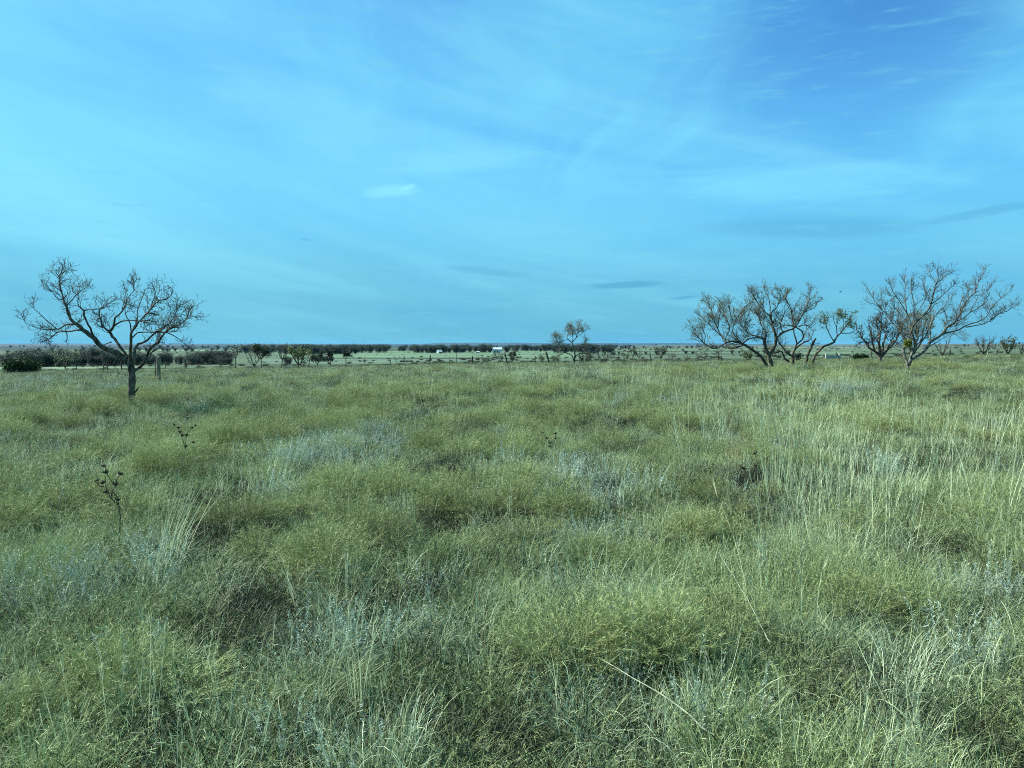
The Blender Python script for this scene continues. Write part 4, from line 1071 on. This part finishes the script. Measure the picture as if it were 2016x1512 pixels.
def rows(spec):
    A = [row_of(*s_) for s_ in spec]
    return [np.concatenate(k) for k in zip(*A)]
x, y, h = rows([(150, -260, 210, 190, 250, 4.0, 5.6), (40, 40, 100, 180, 200, 4.8, 6.0), (70, 90, 300, 185, 240, 3.4, 5.0), (80, 200, 345, 190, 240, 3.0, 4.2),
                (90, 318, 455, 175, 230, 2.8, 4.4), (24, 385, 452, 190, 210, 4.0, 4.8), (30, 620, 660, 230, 260, 2, 3), (18, 545, 575, 150, 170, 2.0, 3.2)])
h = h * np.clip(.35 + .95 * fbm(x, y, 14, 53, 2), .4, 1.15) * .8; k = fbm(x, y, 22, 51, 2) > .36; x, y, h = x[k], y[k], h[k]
scatter('woods', 'belt of dark bare woods below the crest on the left', S_wood, x, y, h, r, .05, h * r.uniform(.9, 1.4, len(h)))
x, y, h = rows([(50, -300, 560, 900, 1300, 4, 7), (60, 480, 760, 700, 850, 6, 9), (46, 560, 690, 620, 660, 5.5, 8), (20, 690, 830, 900, 1000, 4, 7), (70, 812, 972, 640, 740, 5, 7.5), (30, 1000, 1090, 800, 1100, 5, 8),
                (44, 1090, 1210, 560, 700, 4.5, 7), (60, 1100, 1500, 1100, 2000, 3, 6), (40, 300, 1300, 1500, 2600, 6, 10), (40, 1480, 2300, 900, 2200, 2.0, 3.2), (90, -300, 1400, 2600, 4600, 6, 11), (30, 1180, 1560, 380, 420, 1.2, 2.2)])
scatter('treeline', 'dark far rows of trees along the fields towards the horizon', S_line, x, y, h, r, .04, h * r.uniform(1.1, 1.9, len(h)))

# single far trees that stand out
def far_tree(label, px, dist, hp, wp, seed, mat='treeline'):
    o_ = link(bpy.data.objects.new('far_tree', plant_mesh('far_tree', wood_tree(seed) + wood_tree(seed + 50), M[mat])))
    f = at(px, dist); o_.location = f; h = m_(hp, dist); w = m_(wp, dist); o_.scale = (w, w, h)
    tag(o_, label, 'tree')
far_tree('big dark rounded tree hiding the right side of the white barn', 998, 640, 13, 20, 81)
far_tree('dark tall tree against the left wall of the white barn', 967, 650, 12, 9, 82)
far_tree('dark dome-shaped tree standing above the far row, left of the wide pasture', 700, 640, 12, 16, 83)
far_tree('dark round tree alone right of the barn and its trees', 1064, 760, 8, 12, 84)
far_tree('taller dark tree in the row left of the barn', 884, 700, 11, 17, 85)

# ------------------------------------------------------------------ fence along the edge of the pasture
def cyl(name, h, r_, mat, parent, loc_, lean=(0, 0), seed=0, sides=9, split=False):
    rng = np.random.default_rng(seed); T = Tubes()
    zz_ = np.linspace(-.3, h, 7)
    P_ = np.stack([lean[0] * zz_, lean[1] * zz_, zz_], -1); P_[1:-1, :2] += rng.normal(0, r_ * .12, (5, 2))
    T.add(P_, np.linspace(r_ * 1.05, r_ * .9, 7), sides, .05, rng)
    o_ = link(bpy.data.objects.new(name, T.mesh(name, mat)), parent); o_.location = loc_
    return o_
# (column, height px, lean, thickness m, steel?)
FP = [(150, 16, 0, .05, 0), (203, 15, 0, .05, 0), (211, 14, 0, .05, 0), (239, 17, 0, .07, 0), (279, 15, 0, .05, 1), (326, 15, .05, .05, 0), (367, 20, -.15, .07, 0), (437, 15, 0, .05, 1),
      (514, 17, 0, .05, 0), (607, 18, .12, .05, 0), (718, 20, .02, .04, 1), (768, 13, .02, .05, 0), (795, 19, .03, .055, 0), (846, 19, .05, .06, 0), (884, 17, .03, .03, 1), (930, 15, 0, .085, 0), (949, 17, .05, .035, 1),
      (999, 22, -.22, .07, 0), (1053, 15, .03, .05, 0), (1083, 23, -.32, .10, 0), (1154, 16, .05, .04, 1), (1217, 17, .02, .035, 1), (1283, 17, -.2, .06, 0), (1330, 14, 0, .04, 1), (1414, 19, 0, .05, 0), (1420, 10, 0, .05, 0), (1500, 14, -.1, .05, 1),
      (1655, 14, -.55, .06, 0), (1717, 15, -.12, .06, 0), (1790, 13, 0, .05, 0), (1868, 14, .1, .07, 0), (1963, 12, -.1, .06, 0), (2030, 14, 0, .05, 0)]
fd = lambda px: 78 - 8 * max(0, (px - 900) / 1100)
f0 = at(1000, fd(1000))
fence = empty('wire_fence', f0, 'old wire fence of uneven leaning posts crossing the field beyond the crest', 'fence')
tops = []
for k, (px, hp, ln, th, st) in enumerate(FP):
    dd = fd(px); p = at(px, dd); h = m_(hp, dd) + .12
    o_ = cyl('post', h, th * (1.0 if not st else .8), M['steel'] if st else M['wood_dark'], fence, p - f0, (ln, .05 * math.sin(k)), 300 + k)
    tops.append((p - f0, h, ln))
W = Tubes()
for fr in (.35, .6, .85):
    for a_, b_ in zip(tops[:-1], tops[1:]):
        if abs(a_[0].x - b_[0].x) < 1: continue
        pa = np.array([a_[0].x + a_[2] * 1.0 * fr, a_[0].y, a_[0].z + 1.0 * fr]); pb = np.array([b_[0].x + b_[2] * 1.0 * fr, b_[0].y, b_[0].z + 1.0 * fr])
        mid = (pa + pb) / 2 - np.array([0, 0, .03]); W.add(np.array([pa, mid, pb]), [.0035] * 3, 3)
link(bpy.data.objects.new('wire', W.mesh('wire', M['steel'])), fence)

# thick pale post with a thin steel post beside it
p = at(312, 33.5)
post = link(bpy.data.objects.new('wooden_post', bpy.data.meshes.new('tmp')))
T = Tubes(); rr_ = np.random.default_rng(5); zz_ = np.linspace(-.3, m_(740 - 700, 33.5) + .28, 10)
T.add(np.stack([.004 * zz_, 0 * zz_, zz_], -1), np.linspace(.085, .079, 10), 14, .03, rr_)
post.data = T.mesh('wooden_post', M['wood']); post.location = p
tag(post, 'thick weathered wooden post standing right of the lone bare mesquite', 'post')
tp = empty('steel_post', at(305.5, 33.7), 'thin dark steel post with a pale tag, close beside the thick wooden post', 'post')
cyl('post', m_(33, 33.7) + .28, .022, M['steel'], tp, (0, 0, 0), (0, 0), 6, 6)
bm_ = Tubes(); bm_.add(np.array([[0, -.03, 0], [0, -.03, .13]]), [.035, .035], 4)
tg_ = link(bpy.data.objects.new('tag_plate', bm_.mesh('tag_plate', M['white_dull'], False)), tp); tg_.location = (-.02, 0, m_(33, 33.7) + .08)

# ------------------------------------------------------------------ farm buildings far off
def box(V, Fc, x0, x1, y0, y1, z0, z1):
    n = len(V)
    V += [(x, y, z) for z in (z0, z1) for x, y in ((x0, y0), (x1, y0), (x1, y1), (x0, y1))]
    Fc += [(n, n + 1, n + 5, n + 4), (n + 1, n + 2, n + 6, n + 5), (n + 2, n + 3, n + 7, n + 6), (n + 3, n, n + 4, n + 7), (n + 4, n + 5, n + 6, n + 7), (n + 3, n + 2, n + 1, n)]
def pym(name, V, Fc, mat, parent):
    me = bpy.data.meshes.new(name); me.from_pydata(V, [], Fc); me.materials.append(mat); me.update()
    return link(bpy.data.objects.new(name, me), parent)
def building(name, label, px, dist, wp, hp, deep, mat, roof, openings, rot=0.0, rise=.35):
    f = at(px, dist); w = m_(wp, dist); h = m_(hp, dist)
    root = empty(name, f, label, 'building'); root.rotation_euler = (0, 0, rot)
    hw, hd = w / 2, deep / 2; eh = h * (1 - rise)
    V = [(-hw, -hd, -1), (hw, -hd, -1), (hw, hd, -1), (-hw, hd, -1), (-hw, -hd, eh), (hw, -hd, eh), (hw, hd, eh), (-hw, hd, eh), (-hw, 0, h - .06), (hw, 0, h - .06)]
    pym('wall', V, [(0, 1, 5, 4), (1, 2, 6, 9, 5), (2, 3, 7, 6), (3, 0, 4, 8, 7)], M[mat], root)
    e = .3
    def sl(s_):
        y0, y1 = s_ * (hd + e), 0; z0 = eh - e * (h - eh) / hd; t = .14
        return [(-hw - e, y0, z0), (hw + e, y0, z0), (hw + e, y1, h), (-hw - e, y1, h), (-hw - e, y0, z0 + t), (hw + e, y0, z0 + t), (hw + e, y1, h + t), (-hw - e, y1, h + t)]
    Fb = [(0, 1, 2, 3), (4, 5, 6, 7), (0, 1, 5, 4), (1, 2, 6, 5), (2, 3, 7, 6), (3, 0, 4, 7)]
    V = sl(-1) + sl(1); pym('roof', V, Fb + [tuple(i + 8 for i in q) for q in Fb], M[roof], root)
    for (nm, x0, x1, z0, z1) in openings:
        V, Fc = [], []; box(V, Fc, x0 * w, x1 * w, -hd - .05, -hd + .1, z0 * eh, z1 * eh); pym(nm, V, Fc, M['opening'], root)
building('barn', 'white barn with pale metal roof half hidden by a big dark tree', 978, 655, 19, 10, 10, 'white', 'tin', [('door', -.30, -.16, 0, .7), ('door', -.05, .1, 0, .7), ('window', .2, .3, .4, .7)], .1)
building('shed', 'small white gabled shed in the row of trees left of the barn', 865, 640, 8, 6, 4, 'white_dull', 'tin', [('door', -.15, .15, 0, .7)], .5, .5)
building('shed', 'long low pale shed in front of the far dark trees at left centre', 643, 600, 6, 2.2, 4, 'white_dull', 'tin', [('door', -.1, .1, 0, .8)], .05, .3)
building('shed', 'short low pale shed right of the long one, before the far dark trees', 655, 600, 4, 2.2, 3, 'white_dull', 'tin', [('door', -.2, .2, 0, .8)], .05, .3)
building('warehouse', 'bright white flat-roofed building far off in the left woods, nearest the pole', 442, 1500, 6.5, 3.0, 18, 'white', 'tin', [('door', -.2, .0, 0, .6)], 0, .15)
building('farmhouse', 'tiny white house far off, middle of three in the left woods', 459, 1480, 4.5, 2.6, 8, 'white_dull', 'tin', [('window', -.2, .0, .3, .6)], .3, .4)
building('farmhouse', 'tiny bright gabled house far off, right of three in the left woods', 472, 1460, 2.6, 2.6, 7, 'white', 'tin', [('window', -.2, .1, .3, .6)], -.4, .4)
building('shed', 'small pale shed low among the trees just left of the barn', 941, 640, 6, 2.6, 4, 'white_dull', 'tin', [('door', -.1, .15, 0, .8)], -.1, .3)

def utility_pole(label, px, dist, hp):
    f = at(px, dist); root = empty('utility_pole', f, label, 'pole'); h = m_(hp, dist)
    T = Tubes(); T.add(np.array([[0, 0, -.5], [0, 0, h * .5], [0, 0, h]]), [.22, .2, .16], 8)
    link(bpy.data.objects.new('pole', T.mesh('pole', M['wood_dark'])), root)
    T = Tubes(); T.add(np.array([[-1.1, 0, h * .93], [0, -.2, h * .93], [1.1, 0, h * .93]]), [.09] * 3, 4)
    link(bpy.data.objects.new('crossarm', T.mesh('crossarm', M['wood_dark'], False)), root)
utility_pole('tall thin pole rising above the left woods near the white building', 422.5, 900, 13)
utility_pole('thin pole on the skyline left of the flat-topped hills', 797, 900, 9)
utility_pole('thin pole standing before the flat-topped hills', 918, 900, 10)

# low white stock trough with two end posts
f = at(1638, 96)
tr_ = empty('stock_trough', f, 'long low white trough with white end posts right of the clump of trees', 'trough')
w = m_(26, 96)
V, Fc = [], []; box(V, Fc, -w / 2 + .1, w / 2 - .1, -.3, .3, .12, .52); box(V, Fc, -w / 2 + .12, w / 2 - .12, -.36, -.303, .40, .55); pym('basin', V, Fc, M['white_dull'], tr_)
for sx in (-1, 1):
    V, Fc = [], []; box(V, Fc, sx * w / 2 - .09, sx * w / 2 + .09, -.36, -.16, -.1, .80); pym('end_post', V, Fc, M['white_dull'], tr_)

# ------------------------------------------------------------------ a bird in flight
d_ = ray(1655, 575); D = 60.0
bird = empty('bird', (d_[0] * D, D, EYE + d_[2] * D), 'small dark bird flying above the gap between the right trees', 'bird')
bird.scale = (.6, .6, .6)
T = Tubes()
bx = np.linspace(-1, 1, 11); P_ = np.stack([bx * .12, 0 * bx, -.10 * bx * .35], -1)
T.add(P_, np.array([.006, .014, .024, .034, .038, .036, .030, .022, .022, .016, .004]) * 1.05, 8)
T.add(np.array([[-.10, 0, .035], [-.16, 0, .05], [-.21, 0, .062]]), [.012, .022, .018], 4)
body_me = T.mesh('body', M['feather']); link(bpy.data.objects.new('body', body_me), bird)
for s_ in (-1, 1):
    V = []; Fc = []
    prof = [(0, .055, -.05), (.09, .05, -.055), (.17, .02, -.06), (.25, -.04, -.085)]
    for t_ in (.004, -.004):
        for (q, f0_, b0_) in prof:
            V += [(f0_, s_ * (q + .02), .02 + q * .55 + t_), (b0_, s_ * (q + .02), .02 + q * .55 + t_)]
    for k in range(3):
        a_ = k * 2; Fc += [(a_, a_ + 1, a_ + 3, a_ + 2), (a_ + 8, a_ + 10, a_ + 11, a_ + 9), (a_, a_ + 2, a_ + 10, a_ + 8), (a_ + 1, a_ + 9, a_ + 11, a_ + 3)]
    Fc += [(6, 7, 15, 14), (0, 8, 9, 1)]
    pym('wing', V, Fc, M['feather'], bird)

# ------------------------------------------------------------------ dried flower stalks with dark seed heads
def seed_head_mesh(seed, r_):
    rng = np.random.default_rng(seed); T = Tubes()
    T.add(np.array([[0, 0, -r_], [0, 0, -.4 * r_], [0, 0, .3 * r_], [0, 0, .9 * r_]]), np.array([.25, .8, .85, .3]) * r_, 8, .12, rng)
    for k in range(9):
        a = k * 2.4 + rng.uniform(-.3, .3); c, s_ = math.cos(a), math.sin(a); up_ = rng.uniform(.1, 1.1)
        p0 = np.array([c * .6 * r_, s_ * .6 * r_, -.4 * r_]); p2 = np.array([c * 1.7 * r_, s_ * 1.7 * r_, up_ * r_ * 1.2])
        T.add(np.array([p0, (p0 + p2) / 2 + np.array([c, s_, -.6]) * .25 * r_, p2]), np.array([.28, .26, .05]) * r_, 4)
    return T.mesh('seed_head', M['seed'], False)
def seed_stalk(label, crop, base, dist, stem, twigs, heads, r_, seed, mat='stalk_dark', lower=None):
    cx, cy, sc = crop; rng = np.random.default_rng(seed)
    foot = at(cx + base[0] / sc, dist)
    def loc(X, Y, dep=0.0):
        d = ray(cx + X / sc, cy + Y / sc)
        return np.array([d[0] * dist - foot.x, dep, EYE + d[2] * dist - foot.z])
    root = empty('seed_stalk', foot, label, 'dried flower', 'dried flower stalks with dark seed heads')
    T = Tubes()
    st = np.array([[0, 0, -.05]] + [loc(*q) for q in stem])
    T.add(smooth_path(st, .04), np.linspace(.0045, .0034, len(smooth_path(st, .04))), 6)
    link(bpy.data.objects.new('stem', T.mesh('stem', M['stalk_pale' if lower else mat])), root)
    T = Tubes(); k = 0
    for tw in twigs:
        dep = rng.uniform(-.25, .25)
        pts = np.array([loc(X, Y, dep * i * .05) for i, (X, Y) in enumerate(tw)])
        sp = smooth_path(pts, .02); T.add(sp, np.linspace(.0040, .0026, len(sp)), 5)
        for _ in range(3):                                   # small bracts
            i = rng.integers(0, len(sp)); d = rng.normal(0, 1, 3); d[2] = abs(d[2]); d /= np.linalg.norm(d)
            T.add(np.array([sp[i], sp[i] + d * .012, sp[i] + d * .026]), [.003, .0035, .0008], 4)
    link(bpy.data.objects.new('branches', T.mesh('branches', M[mat])), root)
    for i, (X, Y, q) in enumerate(heads):
        h_ = link(bpy.data.objects.new('seed_head', seed_head_mesh(seed + i, r_ * q)), root)
        h_.location = loc(X, Y, rng.uniform(-.01, .01)); h_.rotation_euler = (rng.uniform(-.4, .4), rng.uniform(-.5, .5), rng.uniform(0, 6))
C1 = (160, 900, 7.2)
seed_stalk('tallest dark seed-head stalk, branching left, in the near left grass', C1, (540, 1400), 5.7, [(535, 1380), (545, 1050), (552, 850), (530, 670)],
   [[(530, 670), (480, 645), (400, 575), (375, 520), (340, 460), (322, 420), (318, 360)], [(322, 420), (270, 410), (235, 355), (222, 335)], [(375, 520), (350, 500), (295, 485)], [(530, 670), (515, 600), (490, 540)],
    [(420, 590), (440, 480), (485, 400), (430, 350), (370, 260), (350, 205), (330, 120)], [(485, 400), (500, 300), (560, 235)]],
   [(222, 328, .8), (318, 350, 1.25), (345, 208, 1.25), (325, 118, .9), (480, 380, 1.25), (560, 232, 1.0), (515, 598, 1.0), (345, 490, .9), (488, 532, .6)], .0115, 401)
C4 = (0, 720, 3)
seed_stalk('seed-head stalk leaning right with two fan-like rows of dark heads, farther back on the left', C4, (1030, 730), 8.6, [(1040, 690), (1070, 590), (1095, 490)],
   [[(1095, 490), (1075, 420), (1052, 368), (1028, 347)], [(1095, 490), (1105, 410), (1132, 368), (1158, 352)], [(1098, 480), (1140, 452)]],
   [(1028, 347, .8), (1052, 366, 1), (1064, 390, 1), (1075, 412, 1.1), (1132, 366, 1.1), (1158, 352, .8), (1104, 408, 1.1), (1140, 452, .9), (1100, 474, 1)], .0125, 421, lower=True)
C5 = (672, 720, 3)
seed_stalk('small seed-head stalk with clustered dark heads in mid-field, centre', C5, (1240, 560), 9.6, [(1238, 540), (1240, 490)],
   [[(1240, 490), (1225, 450), (1210, 420), (1188, 395)], [(1238, 495), (1262, 440), (1264, 400)]],
   [(1188, 395, .9), (1212, 428, 1), (1232, 455, 1.1), (1226, 476, .9), (1264, 400, 1), (1266, 428, .9)], .0125, 441)
C6 = (1344, 700, 3)
seed_stalk('seed-head stalk with few big dark heads among tall pale straw on the right', C6, (420, 860), 7.6, [(418, 800), (412, 740)],
   [[(412, 740), (380, 690), (360, 665), (337, 650)], [(412, 740), (430, 700), (436, 640), (430, 575)]],
   [(430, 575, 1.1), (360, 665, 1.2), (434, 648, 1.1), (410, 738, 1.3), (337, 650, .7)], .0125, 461)
seed_stalk('low seed-head stalk with a single pair of dark heads in dark grass', C6, (55, 820), 7.6, [(55, 790), (57, 755)],
   [[(57, 755), (50, 735), (42, 715)], [(57, 755), (66, 735)]], [(42, 712, .8), (64, 738, 1.1)], .011, 481)

# ------------------------------------------------------------------ single tufts and dead stalks one can point to
def tuft(name, label, px, py, seed, mat, parts, cat='grass tuft'):
    X_, Y_ = ground_hit(px, py); o_ = link(bpy.data.objects.new(name, plant_mesh(name, parts, M[mat]))); o_.location = (X_, Y_, float(zf(X_, Y_)))
    tag(o_, label, cat); return o_
r = np.random.default_rng(77)
tuft('bluestem_tuft', 'rust-red upright grass tuft among the pale straw on the right', 1449, 925, 1, 'red_straw', [blades(r, 38, .12, (.4, .80), (.003, .005), (0, .12), (0, .2), 5, .8)[:3]])
a_ = blades(r, 34, .10, (.45, .95), (.0026, .004), (.15, .55), (.05, .5), 6, .2, wind=1.1)
b_ = blades(r, 90, .16, (.2, .45), (.0025, .004), (.1, .7), (.2, 1.8), 6, .7)
tuft('straw_tuft', 'pale silvery grass tuft with long blades bending right, near left', 325, 1130, 2, 'straw', [a_[:3], b_[:3]])
a_ = blades(r, 60, .14, (.5, .9), (.003, .005), (.0, .22), (0, .3), 6, .7, wind=.3)
tuft('straw_tuft', 'thick pale straw tuft standing tallest right of the dark seed heads', 1530, 985, 3, 'straw', [a_[:3]])
a_ = blades(r, 10, .04, (.30, .42), (.005, .008), (0, .14), (0, .3), 6, .8)
tuft('dead_stalk', 'short forked bleached dead stalk in the lower centre grass', 708, 1420, 4, 'straw', [a_[:3]], 'dead stalk')
def pole_stalk(name, label, p0, p1, z0, z1, rad):
    a = np.array([*ground_hit(*p0)]); b = np.array([*ground_hit(*p1)])
    A = np.array([a[0], a[1], float(zf(*a)) + z0]); B = np.array([b[0], b[1], float(zf(*b)) + z1])
    rng = np.random.default_rng(int(p0[0])); P_ = smooth_path(np.array([A, A * .6 + B * .4 + [0, 0, .02], B]), .06); P_[1:-1] += rng.normal(0, .002, (len(P_) - 2, 3))
    T = Tubes(); T.add(P_ - A, np.linspace(rad, rad * .5, len(P_)), 6, .1, rng)
    for i in range(2, len(P_) - 1, 3):
        d = rng.normal(0, 1, 3); d[2] = abs(d[2]); d /= np.linalg.norm(d); T.add(np.array([P_[i] - A, P_[i] - A + d * .02, P_[i] - A + d * .05]), [rad * .5, rad * .4, rad * .15], 4)
    o_ = link(bpy.data.objects.new(name, T.mesh(name, M['stalk_pale']))); o_.location = A; tag(o_, label, 'dead stalk')
pole_stalk('fallen_stalk', 'long bleached stalk lying slanted across the grass at the lower right of centre', (1405, 1530), (1185, 1400), .16, .22, .0034)
pole_stalk('fallen_stalk', 'thin bleached stalk lying slanted in the lower right grass', (1515, 1330), (1412, 1165), .15, .26, .0024)
f = at(1940, 44); W = Tubes()
W.add(smooth_path(np.array([[-.35, 0, .1], [0, 0, .3], [.14, .05, .62], [.05, 0, .95], [-.12, .1, 1.25], [-.3, .1, 1.35]]), .06), np.linspace(.022, .012, 29)[:len(smooth_path(np.array([[-.35, 0, .1], [0, 0, .3], [.14, .05, .62], [.05, 0, .95], [-.12, .1, 1.25], [-.3, .1, 1.35]]), .06))], 6)
o_ = link(bpy.data.objects.new('dead_stalk', W.mesh('dead_stalk', M['stalk_pale']))); o_.location = f
tag(o_, 'twisted pale dead stem rising from the grass below the right skyline', 'dead stalk')

# ------------------------------------------------------------------ the air: pale even haze over the whole plain
hm, hg, ho = new_mat('haze')
pv = hg.n('ShaderNodeVolumePrincipled'); pv.inputs['Color'].default_value = (0.16, 0.52, 0.90, 1)
pv.inputs['Density'].default_value = HAZE
pv.inputs['Anisotropy'].default_value = 0.0
hg.put(ho.inputs['Volume'], pv.outputs[0])
V, Fc = [], []; box(V, Fc, -33000, 33000, -900, 17500, -85, 48)
hz_ = pym('haze', V, Fc, hm, None); tag(hz_, 'thin blue haze over the distant plain', 'haze', kind='stuff')
